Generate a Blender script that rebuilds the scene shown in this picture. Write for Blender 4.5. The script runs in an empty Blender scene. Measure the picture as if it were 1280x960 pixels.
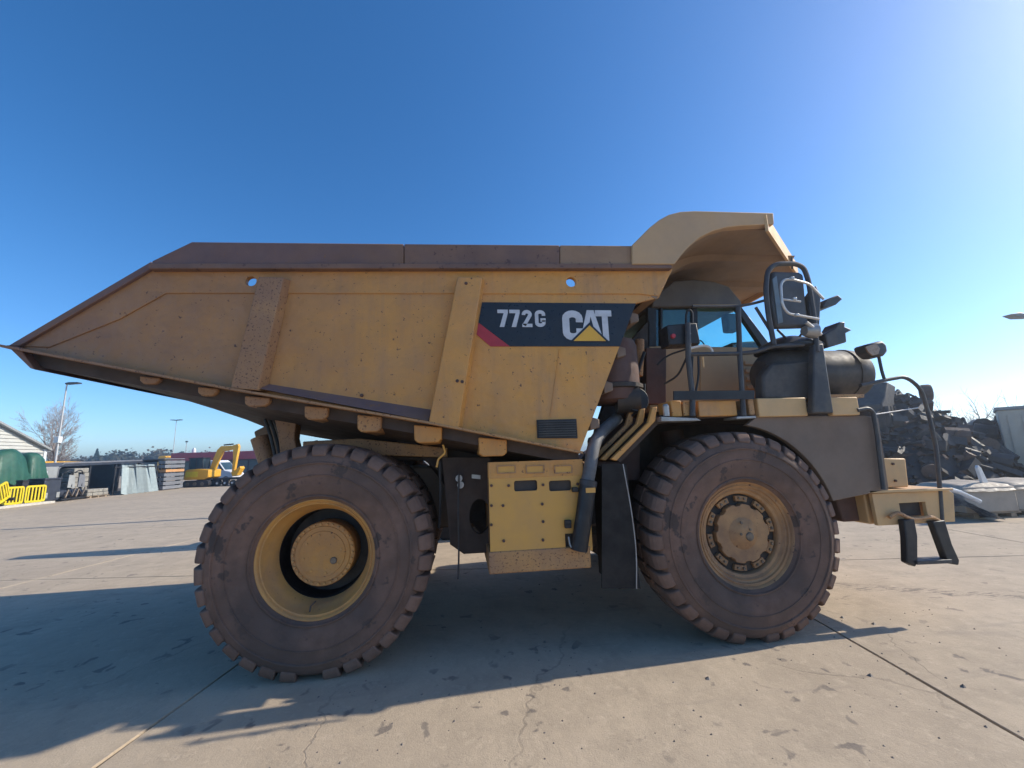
import bpy, bmesh, math, random
from mathutils import Vector, Matrix, Euler, noise as mnoise

R = math.radians
scene = bpy.context.scene
COL = scene.collection

# ------------------------------------------------------------------ camera
cam_data = bpy.data.cameras.new('camera')
cam_data.sensor_width = 36.0
cam_data.lens = 14.625                      # ultra-wide phone lens, 102 degrees across
cam_data.clip_start = 0.05
cam_data.clip_end = 3000.0
cam = bpy.data.objects.new('camera', cam_data)
COL.objects.link(cam)
_r, _u, _f = Vector((0.993, -0.117, -0.033)), Vector((0.012, -0.172, 0.985)), Vector((0.121, 0.978, 0.169))
cam.matrix_world = Matrix.Translation((1.261, -3.886, 1.764)) @ Matrix((_r, _u, -_f)).transposed().to_4x4()
scene.camera = cam

# ------------------------------------------------------------------ sky, sun, exposure
SUN = Vector((1.48, 0.125, 1.0)).normalized()       # towards the sun
SUN_EL = math.asin(SUN.z)
SUN_AZ = math.atan2(SUN.x, SUN.y)
world = bpy.data.worlds.new('World')
scene.world = world
world.use_nodes = True
wn = world.node_tree
sky = wn.nodes.new('ShaderNodeTexSky')
sky.sky_type = 'NISHITA'
sky.sun_disc = False
sky.sun_elevation = SUN_EL
sky.sun_rotation = SUN_AZ
sky.altitude = 0.0
sky.air_density = 0.75
sky.dust_density = 0.35
sky.ozone_density = 3.0
wn.nodes['Background'].inputs['Strength'].default_value = 0.15
grade = wn.nodes.new('ShaderNodeHueSaturation')     # the phone's vivid blue
grade.inputs['Saturation'].default_value = 1.26
wn.links.new(sky.outputs['Color'], grade.inputs['Color'])
wn.links.new(grade.outputs['Color'], wn.nodes['Background'].inputs['Color'])
sun_data = bpy.data.lights.new('sun', 'SUN')
sun_data.energy = 3.6
sun_data.angle = R(0.53)
sun_data.color = (1.0, 0.91, 0.77)
sun = bpy.data.objects.new('sun', sun_data)
COL.objects.link(sun)
sun.rotation_euler = SUN.to_track_quat('Z', 'Y').to_euler()
sun.location = (20, 2, 18)
scene.view_settings.view_transform = 'Standard'
scene.view_settings.look = 'None'
scene.view_settings.gamma = 1.0
scene.view_settings.use_curve_mapping = False
scene.view_settings.exposure = 0.55
scene.cycles.max_bounces = 6
scene.cycles.diffuse_bounces = 3
scene.cycles.glossy_bounces = 2
scene.cycles.caustics_reflective = False
scene.cycles.caustics_refractive = False

# ------------------------------------------------------------------ materials
def mat(name, c1, c2=None, scale=3.0, lo=.42, hi=.68, rough=.6, metal=0.0, speck=None, sscale=40.0,
        st=.68, bump=0.0, bscale=60.0, stretch=(1, 1, 1), coat=0.0, spread=0.0, alt=None, tail=None, streak=None, dent=0.0):
    """base colour c1, worn into c2 by noise, with specks of a third colour and fine relief"""
    m = bpy.data.materials.new(name)
    m.use_nodes = True
    nt = m.node_tree
    b = nt.nodes['Principled BSDF']
    b.inputs['Roughness'].default_value = rough
    b.inputs['Metallic'].default_value = metal
    if coat:
        b.inputs['Coat Weight'].default_value = coat
    L = nt.links.new
    tc = nt.nodes.new('ShaderNodeTexCoord')
    mp = nt.nodes.new('ShaderNodeMapping')
    mp.inputs['Scale'].default_value = stretch
    L(tc.outputs['Object'], mp.inputs['Vector'])
    def nz(sc, det, rg=.6):
        n = nt.nodes.new('ShaderNodeTexNoise')
        n.inputs['Scale'].default_value = sc
        n.inputs['Detail'].default_value = det
        n.inputs['Roughness'].default_value = rg
        L(mp.outputs['Vector'], n.inputs['Vector'])
        return n.outputs['Fac']
    def ramp(fac, a, z):
        r = nt.nodes.new('ShaderNodeMapRange')
        r.inputs['From Min'].default_value = a
        r.inputs['From Max'].default_value = z
        L(fac, r.inputs['Value'])
        return r.outputs['Result']
    def mix(fac, a, z):
        x = nt.nodes.new('ShaderNodeMix')
        x.data_type = 'RGBA'
        if hasattr(fac, 'is_linked'): L(fac, x.inputs['Factor'])
        else: x.inputs['Factor'].default_value = fac
        for s, v in ((x.inputs['A'], a), (x.inputs['B'], z)):
            if isinstance(v, (tuple, list)): s.default_value = (*v, 1)
            else: L(v, s)
        return x.outputs['Result']
    col = tuple(c1)
    if c2: col = mix(ramp(nz(scale, 8, .65), lo, hi), col, tuple(c2))
    if alt: col = mix(ramp(nz(scale * .3, 3), .45, .62), col, tuple(alt))
    if tail:                                    # paint scoured and dirtier towards the tail, where the load slides out
        sp = nt.nodes.new('ShaderNodeSeparateXYZ'); L(tc.outputs['Object'], sp.inputs[0])
        ad = nt.nodes.new('ShaderNodeMath'); ad.operation = 'MULTIPLY_ADD'; L(nz(1.3, 6, .7), ad.inputs[0]); ad.inputs[1].default_value = -4.0; L(sp.outputs['X'], ad.inputs[2])
        rv = nt.nodes.new('ShaderNodeMapRange'); L(ad.outputs[0], rv.inputs['Value'])
        for key, v in (('From Min', -4.6), ('From Max', -.2), ('To Min', .85), ('To Max', 0.0)): rv.inputs[key].default_value = v
        col = mix(rv.outputs['Result'], col, tuple(tail))
    if streak:                                  # rust and dirt that ran down the plate
        m2 = nt.nodes.new('ShaderNodeMapping'); m2.inputs['Scale'].default_value = (9, 9, .8); L(tc.outputs['Object'], m2.inputs['Vector'])
        n2 = nt.nodes.new('ShaderNodeTexNoise'); n2.inputs['Scale'].default_value = 1.0; n2.inputs['Detail'].default_value = 7; n2.inputs['Roughness'].default_value = .62; L(m2.outputs['Vector'], n2.inputs['Vector'])
        r3 = nt.nodes.new('ShaderNodeMapRange'); L(n2.outputs['Fac'], r3.inputs['Value'])
        for key, v in (('From Min', .50), ('From Max', .74), ('To Min', 0.0), ('To Max', .42)): r3.inputs[key].default_value = v
        col = mix(r3.outputs['Result'], col, tuple(streak))
    if speck: col = mix(ramp(nz(sscale, 4, .7), st, st + .04), col, tuple(speck))
    if spread:
        oi = nt.nodes.new('ShaderNodeObjectInfo')
        hs = nt.nodes.new('ShaderNodeHueSaturation')
        r = nt.nodes.new('ShaderNodeMapRange')
        r.inputs['To Min'].default_value = 1 - spread
        r.inputs['To Max'].default_value = 1 + spread
        L(oi.outputs['Random'], r.inputs['Value'])
        L(r.outputs['Result'], hs.inputs['Value'])
        if isinstance(col, tuple): hs.inputs['Color'].default_value = (*col, 1)
        else: L(col, hs.inputs['Color'])
        col = hs.outputs['Color']
    if isinstance(col, tuple): b.inputs['Base Color'].default_value = (*col, 1)
    else: L(col, b.inputs['Base Color'])
    if bump:
        bp = nt.nodes.new('ShaderNodeBump')
        bp.inputs['Strength'].default_value = 1.0
        bp.inputs['Distance'].default_value = bump
        L(nz(bscale, 5), bp.inputs['Height'])
        if dent:
            b2 = nt.nodes.new('ShaderNodeBump'); b2.inputs['Distance'].default_value = dent
            L(nz(2.6, 3), b2.inputs['Height']); L(b2.outputs['Normal'], bp.inputs['Normal'])
        L(bp.outputs['Normal'], b.inputs['Normal'])
    rr = ramp(nz(scale * 2.3, 4), .3, .7)
    r2 = nt.nodes.new('ShaderNodeMapRange')
    r2.inputs['To Min'].default_value = max(.05, rough - .12)
    r2.inputs['To Max'].default_value = min(1, rough + .14)
    L(rr, r2.inputs['Value'])
    L(r2.outputs['Result'], b.inputs['Roughness'])
    return m

YEL = (.70, .325, .065); DUST = (.54, .27, .10); RUST = (.10, .045, .028)
M = {}
M['yellow'] = mat('yellow_paint', YEL, DUST, 1.6, .35, .75, .5, speck=RUST, sscale=26, st=.645, tail=(.21, .108, .07), streak=(.34, .19, .105), dent=.05, bump=.0008, bscale=90)
M['yellow_worn'] = mat('worn_yellow_paint', (.56, .29, .10), (.36, .195, .10), 2.2, .38, .66, .6, speck=RUST, sscale=48, st=.58, tail=(.20, .105, .07), streak=(.26, .15, .09), dent=.03, bump=.0012, bscale=90)
M['yellow_clean'] = mat('clean_yellow_paint', (.70, .36, .075), (.58, .31, .10), 2.5, .4, .75, .42, speck=RUST, sscale=40, st=.72)
M['yellow_pale'] = mat('dusty_pale_yellow_paint', (.70, .43, .19), (.56, .36, .18), 3, .4, .7, .6)
M['rust'] = mat('rusty_brown_steel', (.20, .115, .095), (.14, .085, .08), 2.4, .35, .7, .72, speck=(.22, .11, .055), sscale=18, st=.62, bump=.0015, bscale=70, alt=(.22, .12, .06))
M['rust_front'] = mat('rusty_brown_steel_with_paint_left', (.22, .125, .085), (.15, .09, .075), 2.0, .38, .66, .7, speck=(.10,.055,.05), sscale=14, st=.6, bump=.0015)
M['yellow_canopy'] = mat('dusty_canopy_glare_pale_cab', (.58, .36, .18), (.46, .30, .165), 1.5, .35, .7, .6)
M['canopy_under'] = mat('dull_canopy_underside', (.36, .235, .14), (.24, .165, .11), 1.6, .35, .68, .7)  # darker and duller than the canopy paint
M['dark_brown'] = mat('grimy_brown_steel', (.05, .034, .027), (.085, .055, .04), 3, rough=.75)
M['rubber_black'] = mat('black_rubber_flap', (.014, .012, .011), (.03, .024, .02), 4, rough=.8)
M['rail_tan'] = mat('faded_tan_rail_paint', (.36, .22, .125), (.25, .15, .095), 2.0, .38, .66, .7, speck=(.12, .07, .06), sscale=14, st=.62)
M['rust_edge'] = mat('bare_scuffed_steel', (.21, .17, .16), (.13, .09, .075), 5, .4, .65, .55, metal=.25)
M['dark'] = mat('dark_oily_steel', (.035, .03, .028), (.075, .055, .042), 4, .4, .7, .65, bump=.001)
M['brown_panel'] = mat('dusty_dark_brown_steel', (.18, .125, .09), (.245, .17, .12), 2, .35, .7, .7, bump=.0008)
M['red_brown'] = mat('reddish_brown_dirty_steel', (.12, .06, .045), (.06, .04, .035), 3, .4, .7, .7)
M['black'] = mat('black_paint', (.012, .012, .014), (.03, .028, .028), 6, .45, .7, .5)
M['rail'] = mat('dark_grey_handrail_paint', (.045, .045, .05), (.10, .085, .07), 5, .45, .7, .5)
M['rubber'] = mat('dusty_tyre_rubber', (.140, .084, .060), (.23, .132, .095), 3.2, .38, .66, .88, speck=(.085, .06, .05), sscale=3.4, st=.575, bump=.007, bscale=28, alt=(.10, .068, .055))
M['lug'] = mat('dusty_tread_rubber', (.138, .084, .062), (.23, .138, .10), 5, .36, .7, .9, bump=.003, bscale=50, spread=.15)
M['rim'] = mat('rim_paint', (.62, .32, .09), (.40, .22, .10), 3, .4, .7, .55, speck=RUST, sscale=30, st=.68)
M['rim_front'] = mat('rusty_rim_paint', (.48, .26, .11), (.27, .15, .08), 3.5, .35, .65, .65, speck=RUST, sscale=22, st=.64)
M['decal'] = mat('decal_black', (.014, .014, .018), (.022, .022, .026), 8, rough=.35)
M['decal_white'] = mat('decal_white', (.62, .62, .64), (.5, .5, .51), 9, rough=.4)
M['decal_red'] = mat('decal_red', (.46, .035, .045), (.38, .03, .04), 9, rough=.4)
M['decal_yellow'] = mat('decal_yellow', (.80, .42, .04), (.7, .36, .05), 9, rough=.4)
M['grey_pipe'] = mat('grey_flexible_pipe', (.16, .155, .155), (.10, .095, .09), 6, rough=.6)
M['steel'] = mat('light_grey_steel', (.42, .41, .40), (.30, .28, .26), 6, rough=.4, metal=.4)
M['chrome'] = mat('galvanised_wire', (.62, .60, .57), (.5, .47, .43), 6, rough=.35, metal=.3)
M['hub_steel'] = mat('greasy_hub_steel', (.20, .16, .12), (.08, .06, .05), 9, rough=.5, metal=.3)

M['cab_roof'] = mat('shade_dark_cab_roof_paint', (.12, .10, .085), (.17, .14, .11), 3, rough=.6)  # shade on the yellow-grey roof put into the colour
M['air_cleaner'] = mat('dusty_black_canister', (.06, .055, .052), (.12, .10, .085), 4, rough=.6)
M['mirror_back'] = mat('grey_black_plastic', (.055, .058, .065), (.08, .078, .08), 5, rough=.5)
M['steel_blue'] = mat('pale_blue_grey_plastic', (.17, .22, .25), (.13, .17, .2), 5, rough=.4)
M['lamp_lens'] = mat('amber_brown_lens', (.34, .22, .13), (.26, .17, .11), 12, rough=.3)

def glass(name, tint, alpha=.75, rough=.05):
    m = bpy.data.materials.new(name); m.use_nodes = True
    nt = m.node_tree; b = nt.nodes['Principled BSDF']
    out = nt.nodes['Material Output']
    tr = nt.nodes.new('ShaderNodeBsdfTransparent'); tr.inputs['Color'].default_value = (*tint, 1)
    gl = nt.nodes.new('ShaderNodeBsdfGlossy'); gl.inputs['Roughness'].default_value = rough
    fr = nt.nodes.new('ShaderNodeValue'); fr.outputs[0].default_value = .06
    mx = nt.nodes.new('ShaderNodeMixShader')
    nt.links.new(fr.outputs[0], mx.inputs[0]); nt.links.new(tr.outputs[0], mx.inputs[1]); nt.links.new(gl.outputs[0], mx.inputs[2])
    nt.links.new(mx.outputs[0], out.inputs['Surface'])
    return m
M['glass'] = glass('tinted_cab_glass', (.74, .96, .94))

# ------------------------------------------------------------------ mesh helpers
class MB:
    def __init__(s): s.v = []; s.f = []
    def add(s, vs, fs):
        n = len(s.v); s.v += [tuple(v) for v in vs]; s.f += [tuple(i + n for i in f) for f in fs]; return s
    def box(s, x0, x1, y0, y1, z0, z1, rot=None, at=None):
        vs = [Vector((x, y, z)) for x in (x0, x1) for y in (y0, y1) for z in (z0, z1)]
        if rot is not None:
            q = Euler(rot).to_matrix(); vs = [q @ v for v in vs]
        if at is not None: vs = [v + Vector(at) for v in vs]
        return s.add(vs, [(0, 1, 3, 2), (4, 6, 7, 5), (0, 4, 5, 1), (2, 3, 7, 6), (0, 2, 6, 4), (1, 5, 7, 3)])
    def prism(s, pts, y0, y1, pts1=None):
        """polygon given as (x, z), from depth y0 to depth y1 (other outline pts1 there if given)"""
        n = len(pts); q = pts1 or pts
        vs = [(p[0], y0, p[1]) for p in pts] + [(p[0], y1, p[1]) for p in q]
        fs = [tuple(range(n)), tuple(range(2 * n - 1, n - 1, -1))] + [(i, (i + 1) % n, n + (i + 1) % n, n + i) for i in range(n)]
        return s.add(vs, fs)
    def slab(s, pts, z0, z1):
        n = len(pts)
        vs = [(p[0], p[1], z0) for p in pts] + [(p[0], p[1], z1) for p in pts]
        return s.add(vs, [tuple(range(n)), tuple(range(2 * n - 1, n - 1, -1))] + [(i, (i + 1) % n, n + (i + 1) % n, n + i) for i in range(n)])
    def tube(s, pts, r, n=8, closed=False, r1=None):
        P = [Vector(p) for p in pts]; m = len(P)
        t0 = (P[1] - P[0]).normalized()
        up = t0.orthogonal().normalized(); rings = []
        for i in range(m):
            if closed: t = (P[(i + 1) % m] - P[i - 1])
            else: t = P[min(i + 1, m - 1)] - P[max(i - 1, 0)]
            t.normalize()
            up = (up - t * up.dot(t)); up = up.normalized() if up.length > 1e-6 else t.orthogonal().normalized()
            b = t.cross(up); rr = r if r1 is None else r + (r1 - r) * i / (m - 1)
            rings.append([P[i] + (up * math.cos(a) + b * math.sin(a)) * rr for a in [2 * math.pi * k / n for k in range(n)]])
        vs = [v for g in rings for v in g]; fs = []
        for i in range(m if closed else m - 1):
            j = (i + 1) % m
            for k in range(n): fs.append((i * n + k, i * n + (k + 1) % n, j * n + (k + 1) % n, j * n + k))
        if not closed: fs += [tuple(range(n - 1, -1, -1)), tuple(range((m - 1) * n, m * n))]
        return s.add(vs, fs)
    def lathe(s, prof, n=48, c=(0, 0, 0), axis='y', closed=False, caps=True):
        """profile of (radius, along) turned about an axis"""
        vs = []; fs = []; m = len(prof)
        for r, y in prof:
            for k in range(n):
                a = 2 * math.pi * k / n
                p = {'y': (r * math.cos(a), y, r * math.sin(a)), 'x': (y, r * math.cos(a), r * math.sin(a)), 'z': (r * math.cos(a), r * math.sin(a), y)}[axis]
                vs.append((p[0] + c[0], p[1] + c[1], p[2] + c[2]))
        for i in range(m if closed else m - 1):
            j = (i + 1) % m
            for k in range(n): fs.append((i * n + k, i * n + (k + 1) % n, j * n + (k + 1) % n, j * n + k))
        if not closed and caps:
            if prof[0][0] > 1e-4: fs.append(tuple(range(n)))
            if prof[-1][0] > 1e-4: fs.append(tuple(range((m - 1) * n, m * n)))
        return s.add(vs, fs)
    def plate(s, outer, holes, y0, y1):
        """flat plate in the x-z plane with real holes cut through it"""
        bm = bmesh.new(); edges = []
        for loop in [outer] + holes:
            vs = [bm.verts.new((p[0], 0, p[1])) for p in loop]
            edges += [bm.edges.new((vs[i], vs[(i + 1) % len(vs)])) for i in range(len(vs))]
        bmesh.ops.triangle_fill(bm, edges=edges, use_beauty=True, use_dissolve=False)
        bm.verts.index_update(); k = len(bm.verts)
        base = [v.co.copy() for v in bm.verts]; faces = [tuple(v.index for v in f.verts) for f in bm.faces]
        vs = [(p.x, y0, p.z) for p in base] + [(p.x, y1, p.z) for p in base]
        fs = faces + [tuple(i + k for i in reversed(f)) for f in faces]; n = 0
        for loop in [outer] + holes:
            m = len(loop)
            fs += [(n + i, n + (i + 1) % m, k + n + (i + 1) % m, k + n + i) for i in range(m)]; n += m
        bm.free(); return s.add(vs, fs)
    def mesh(s, name, material, angle=35):
        me = bpy.data.meshes.new(name)
        bm = bmesh.new(); vs = [bm.verts.new(v) for v in s.v]
        for f in s.f:
            try: bm.faces.new([vs[i] for i in f])
            except ValueError: pass
        bmesh.ops.remove_doubles(bm, verts=bm.verts, dist=1e-5)
        bmesh.ops.recalc_face_normals(bm, faces=bm.faces)
        bm.to_mesh(me); bm.free()
        me.materials.append(material)
        me.shade_smooth(); me.set_sharp_from_angle(angle=R(angle))
        return me
    def build(s, name, material, parent=None, bevel=0.0, seg=2, loc=None, rot=None, label=None, angle=35):
        if isinstance(material, str): material = M[material]
        return link(name, s.mesh(name, material, angle), parent, bevel, seg, loc, rot, label)

def link(name, me, parent=None, bevel=0.0, seg=2, loc=None, rot=None, label=None):
    o = bpy.data.objects.new(name, me); COL.objects.link(o)
    if parent: o.parent = parent
    if loc: o.location = loc
    if rot: o.rotation_euler = rot
    if bevel:
        b = o.modifiers.new('bevel', 'BEVEL'); b.width = bevel; b.segments = seg; b.limit_method = 'ANGLE'; b.angle_limit = R(40)
    if label: o['label'] = label
    return o
def tag(o, label, cat, group=None):
    o['label'] = label; o['category'] = cat
    if group: o['group'] = group
    return o
def thing(name, label, cat, loc=(0, 0, 0), rz=0.0, group=None):
    o = bpy.data.objects.new(name, None); COL.objects.link(o)
    o.empty_display_size = .3; o.location = loc; o.rotation_euler = (0, 0, rz)
    return tag(o, label, cat, group)
def copy_tree(o, parent=None):
    c = o.copy(); COL.objects.link(c); c.parent = parent
    for ch in list(o.children): copy_tree(ch, c)
    return c
def fillet(pts, rad, n=5):
    """round the corners of a polyline"""
    P = [Vector(p) for p in pts]; out = [P[0]]
    for i in range(1, len(P) - 1):
        a, b = (P[i - 1] - P[i]), (P[i + 1] - P[i]); d = min(rad, a.length * .48, b.length * .48)
        p0, p1 = P[i] + a.normalized() * d, P[i] + b.normalized() * d
        for k in range(n + 1):
            t = k / n; out.append(p0 * (1 - t) ** 2 + P[i] * 2 * t * (1 - t) + p1 * t * t)
    return out + [P[-1]]
def circ(cx, cz, r, n=20, sx=1.0): return [(cx + r * sx * math.cos(2 * math.pi * k / n), cz + r * math.sin(2 * math.pi * k / n)) for k in range(n)]
def rrect(x0, x1, z0, z1, r, n=4):
    out = []
    for cx, cz, a in ((x1 - r, z1 - r, 0), (x0 + r, z1 - r, 90), (x0 + r, z0 + r, 180), (x1 - r, z0 + r, 270)):
        out += [(cx + r * math.cos(R(a + 90 * k / n)), cz + r * math.sin(R(a + 90 * k / n))) for k in range(n + 1)]
    return out
def stroke(path, w, y0, y1, mb):
    """flat ribbon letter stroke along a path of (x, z)"""
    P = [Vector((p[0], p[1])) for p in path]; L = []; Rr = []
    for i, p in enumerate(P):
        d0 = (p - P[i - 1]).normalized() if i else (P[1] - P[0]).normalized()
        d1 = (P[i + 1] - p).normalized() if i < len(P) - 1 else d0
        n0, n1 = Vector((-d0.y, d0.x)), Vector((-d1.y, d1.x)); m = (n0 + n1).normalized()
        k = w / 2 / max(.5, m.dot(n0)); L.append(p + m * k); Rr.append(p - m * k)
    pts = [(q.x, q.y) for q in L] + [(q.x, q.y) for q in reversed(Rr)]
    return mb.prism(pts, y0, y1)

# ------------------------------------------------------------------ ground
def concrete(name, joint=False):
    m = bpy.data.materials.new(name); m.use_nodes = True
    nt = m.node_tree; L = nt.links.new; b = nt.nodes['Principled BSDF']
    g = nt.nodes.new('ShaderNodeNewGeometry'); P = g.outputs['Position']
    def nz(sc, det=6, rg=.6, vec=None, dist=0.0):
        n = nt.nodes.new('ShaderNodeTexNoise'); n.inputs['Scale'].default_value = sc; n.inputs['Detail'].default_value = det
        n.inputs['Roughness'].default_value = rg; n.inputs['Distortion'].default_value = dist
        L(vec or P, n.inputs['Vector']); return n.outputs['Fac']
    def rg(f, a, z, lo=0.0, hi=1.0):
        r = nt.nodes.new('ShaderNodeMapRange'); r.inputs['From Min'].default_value = a; r.inputs['From Max'].default_value = z
        r.inputs['To Min'].default_value = lo; r.inputs['To Max'].default_value = hi
        L(f, r.inputs['Value']); return r.outputs['Result']
    def mth(op, a, z):
        n = nt.nodes.new('ShaderNodeMath'); n.operation = op
        for i, v in ((0, a), (1, z)):
            if isinstance(v, (int, float)): n.inputs[i].default_value = v
            else: L(v, n.inputs[i])
        return n.outputs[0]
    def mix(f, a, z):
        x = nt.nodes.new('ShaderNodeMix'); x.data_type = 'RGBA'; L(f, x.inputs['Factor'])
        for s, v in ((x.inputs['A'], a), (x.inputs['B'], z)):
            if isinstance(v, tuple): s.default_value = (*v, 1)
            else: L(v, s)
        return x.outputs['Result']
    def vmul(v, s):
        n = nt.nodes.new('ShaderNodeVectorMath'); n.operation = 'MULTIPLY'; L(v, n.inputs[0]); n.inputs[1].default_value = s
        return n.outputs['Vector']
    if joint:
        b.inputs['Base Color'].default_value = (.11, .09, .07, 1); b.inputs['Roughness'].default_value = .95; return m
    c = mix(rg(nz(.35, 5), .35, .68), (.535, .43, .305), (.445, .355, .255))
    c = mix(rg(nz(2.2, 8, .7), .42, .72), c, (.375, .30, .215))
    c = mix(rg(nz(9.0, 6, .7), .54, .80), c, (.585, .475, .345))                       # pale scuffs
    c = mix(rg(nz(55, 3, .6), .60, .85), c, (.24, .20, .165))                       # aggregate
    # damp dark blotches and oil drips
    c = mix(mth('MULTIPLY', rg(nz(5.5, 3, .5, dist=.5), .63, .68), rg(nz(.8, 2), .42, .58, 0, .8)), c, (.16, .135, .115))
    # streaks swept along the yard by tyres
    c = mix(rg(nz(1.0, 7, .65, vec=vmul(P, (.45, 3.2, 1.0)), dist=.4), .58, .74, 0, .5), c, (.25, .21, .172))
    # black tyre scuff running off to the right in front of the bumper
    sx = nt.nodes.new('ShaderNodeSeparateXYZ'); L(P, sx.inputs[0])
    d = mth('ADD', sx.outputs['Y'], mth('MULTIPLY', sx.outputs['X'], .52))         # band about y = c - .52 x
    wob = mth('MULTIPLY', rg(nz(.9, 3), .3, .7, -1, 1), .12)
    band = mth('ABSOLUTE', mth('SUBTRACT', mth('ADD', d, wob), 4.36), 0)
    scuff = mth('MULTIPLY', rg(band, .05, .20, 1, 0), rg(nz(5, 6, .75, vec=vmul(P, (1.0, 4.0, 1))), .47, .60, 0, .75))
    scuff = mth('MULTIPLY', scuff, rg(sx.outputs['X'], 5.2, 5.9, 0, 1))
    c = mix(scuff, c, (.095, .085, .075))
    # hairline cracks
    vo = nt.nodes.new('ShaderNodeTexVoronoi'); vo.feature = 'DISTANCE_TO_EDGE'; vo.inputs['Scale'].default_value = .33
    nv = nt.nodes.new('ShaderNodeTexNoise'); nv.inputs['Scale'].default_value = 1.6; nv.inputs['Detail'].default_value = 7; L(P, nv.inputs['Vector'])
    av = nt.nodes.new('ShaderNodeVectorMath'); av.operation = 'MULTIPLY_ADD'; L(nv.outputs['Color'], av.inputs[0])
    av.inputs[1].default_value = (.7, .7, 0); L(P, av.inputs[2]); L(av.outputs['Vector'], vo.inputs['Vector'])
    crack = mth('MULTIPLY', rg(vo.outputs['Distance'], .0008, .0030, 1, 0), rg(nz(.7, 3), .47, .60, 0, .3))
    c = mix(crack, c, (.10, .085, .07))
    L(c, b.inputs['Base Color']); b.inputs['Roughness'].default_value = .9
    h = mth('ADD', mth('MULTIPLY', nz(14, 8, .7), .55), mth('MULTIPLY', nz(90, 3), .25))
    h = mth('SUBTRACT', h, mth('MULTIPLY', crack, .5))
    bp = nt.nodes.new('ShaderNodeBump'); bp.inputs['Distance'].default_value = .012; bp.inputs['Strength'].default_value = .9
    L(h, bp.inputs['Height']); L(bp.outputs['Normal'], b.inputs['Normal'])
    return m
M['concrete'] = concrete('dusty_concrete')
M['joint'] = concrete('dirty_joint', True)
ground = MB().add([(-400, -60, -.03), (400, -60, -.03), (400, 700, -.03), (-400, 700, -.03)], [(0, 1, 2, 3)]).build('ground', 'concrete')
ground['kind'] = 'structure'
jb = MB().add([(-30, -12, -.016), (26, -12, -.016), (26, 42, -.016), (-30, 42, -.016)], [(0, 1, 2, 3)]).build('joint_bed', 'joint', ground)
# poured slabs: one joint runs past the front wheel towards the camera
SL = 5.55; TH = R(-9.0)
ax = Vector((math.cos(TH), math.sin(TH), 0)); ay = Vector((-math.sin(TH), math.cos(TH), 0)); org = Vector((4.79, .02, 0)) - ay * 2.95
random.seed(4)
def slab_mesh(seed):
    rnd = random.Random(seed); g = .007; a = SL / 2
    pts = []
    for x0, y0, x1, y1 in ((-a, -a, a, -a), (a, -a, a, a), (a, a, -a, a), (-a, a, -a, -a)):
        for k in range(14):
            t = k / 14; n = Vector((-(y1 - y0), x1 - x0)).normalized()
            inset = g + (rnd.random() ** 3) * .012 if k else g
            pts.append((x0 + (x1 - x0) * t + n.x * inset, y0 + (y1 - y0) * t + n.y * inset))
    top = [(p[0] * .9985, p[1] * .9985) for p in pts]; n = len(pts); mb = MB()
    mb.add([(p[0], p[1], -.028) for p in pts] + [(p[0], p[1], -.006) for p in pts] + [(p[0], p[1], 0) for p in top],
           [tuple(range(2 * n, 3 * n))] + [(r * n + i, r * n + (i + 1) % n, (r + 1) * n + (i + 1) % n, (r + 1) * n + i) for r in (0, 1) for i in range(n)])
    return mb.mesh('concrete_slab', M['concrete'])
sms = [slab_mesh(k) for k in range(5)]
for i in range(-5, 4):
    for j in range(-2, 6):
        c = org + ax * (SL * (i - .5)) + ay * (SL * (j + .5))
        link('concrete_slab', sms[(i * 3 + j) % 5], ground, loc=(c.x, c.y, 0), rot=(0, 0, TH))
# grit and pebbles lying on the concrete
random.seed(9); gm = MB()
for k in range(620):
    if k < 260: x, y = random.uniform(0, 6.5), random.uniform(-2.4, .4)
    else: x, y = random.uniform(-9, 13), random.uniform(-2.4, 12)
    r = random.uniform(.004, .011) * (1 + (random.random() > .93) * 1.3)
    n = 5; a0 = random.random() * 6
    ring = [(x + r * math.cos(a0 + q * 6.283 / n) * random.uniform(.7, 1.2), y + r * math.sin(a0 + q * 6.283 / n) * random.uniform(.7, 1.2), .0) for q in range(n)]
    gm.add(ring + [(x + r * .2, y, r * random.uniform(.6, 1.1))], [(q, (q + 1) % n, n) for q in range(n)])
grit = gm.build('loose_grit', mat('grit', (.17, .14, .115), (.30, .25, .2), 30))
tag(grit, 'loose grit and pebbles scattered over the concrete yard', 'grit'); grit['kind'] = 'stuff'

# ------------------------------------------------------------------ the dump truck
T = thing('dump_truck', 'huge dusty yellow dump truck with raised tail and overhanging canopy, parked sideways', 'dump truck')
FAR = 3.66                                  # far side of the body; near side is y = 0

# --- dump body
LOW = [(-2.589, 2.821), (-0.747, 2.426), (0.947, 2.093), (2.383, 1.776)]       # lower edge of the side
def low(x):
    for a, b in zip(LOW, LOW[1:]):
        if x <= b[0]: return a[1] + (b[1] - a[1]) * (x - a[0]) / (b[0] - a[0])
    return LOW[-1][1]
XT, XF = LOW[0][0], LOW[-1][0]
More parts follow.
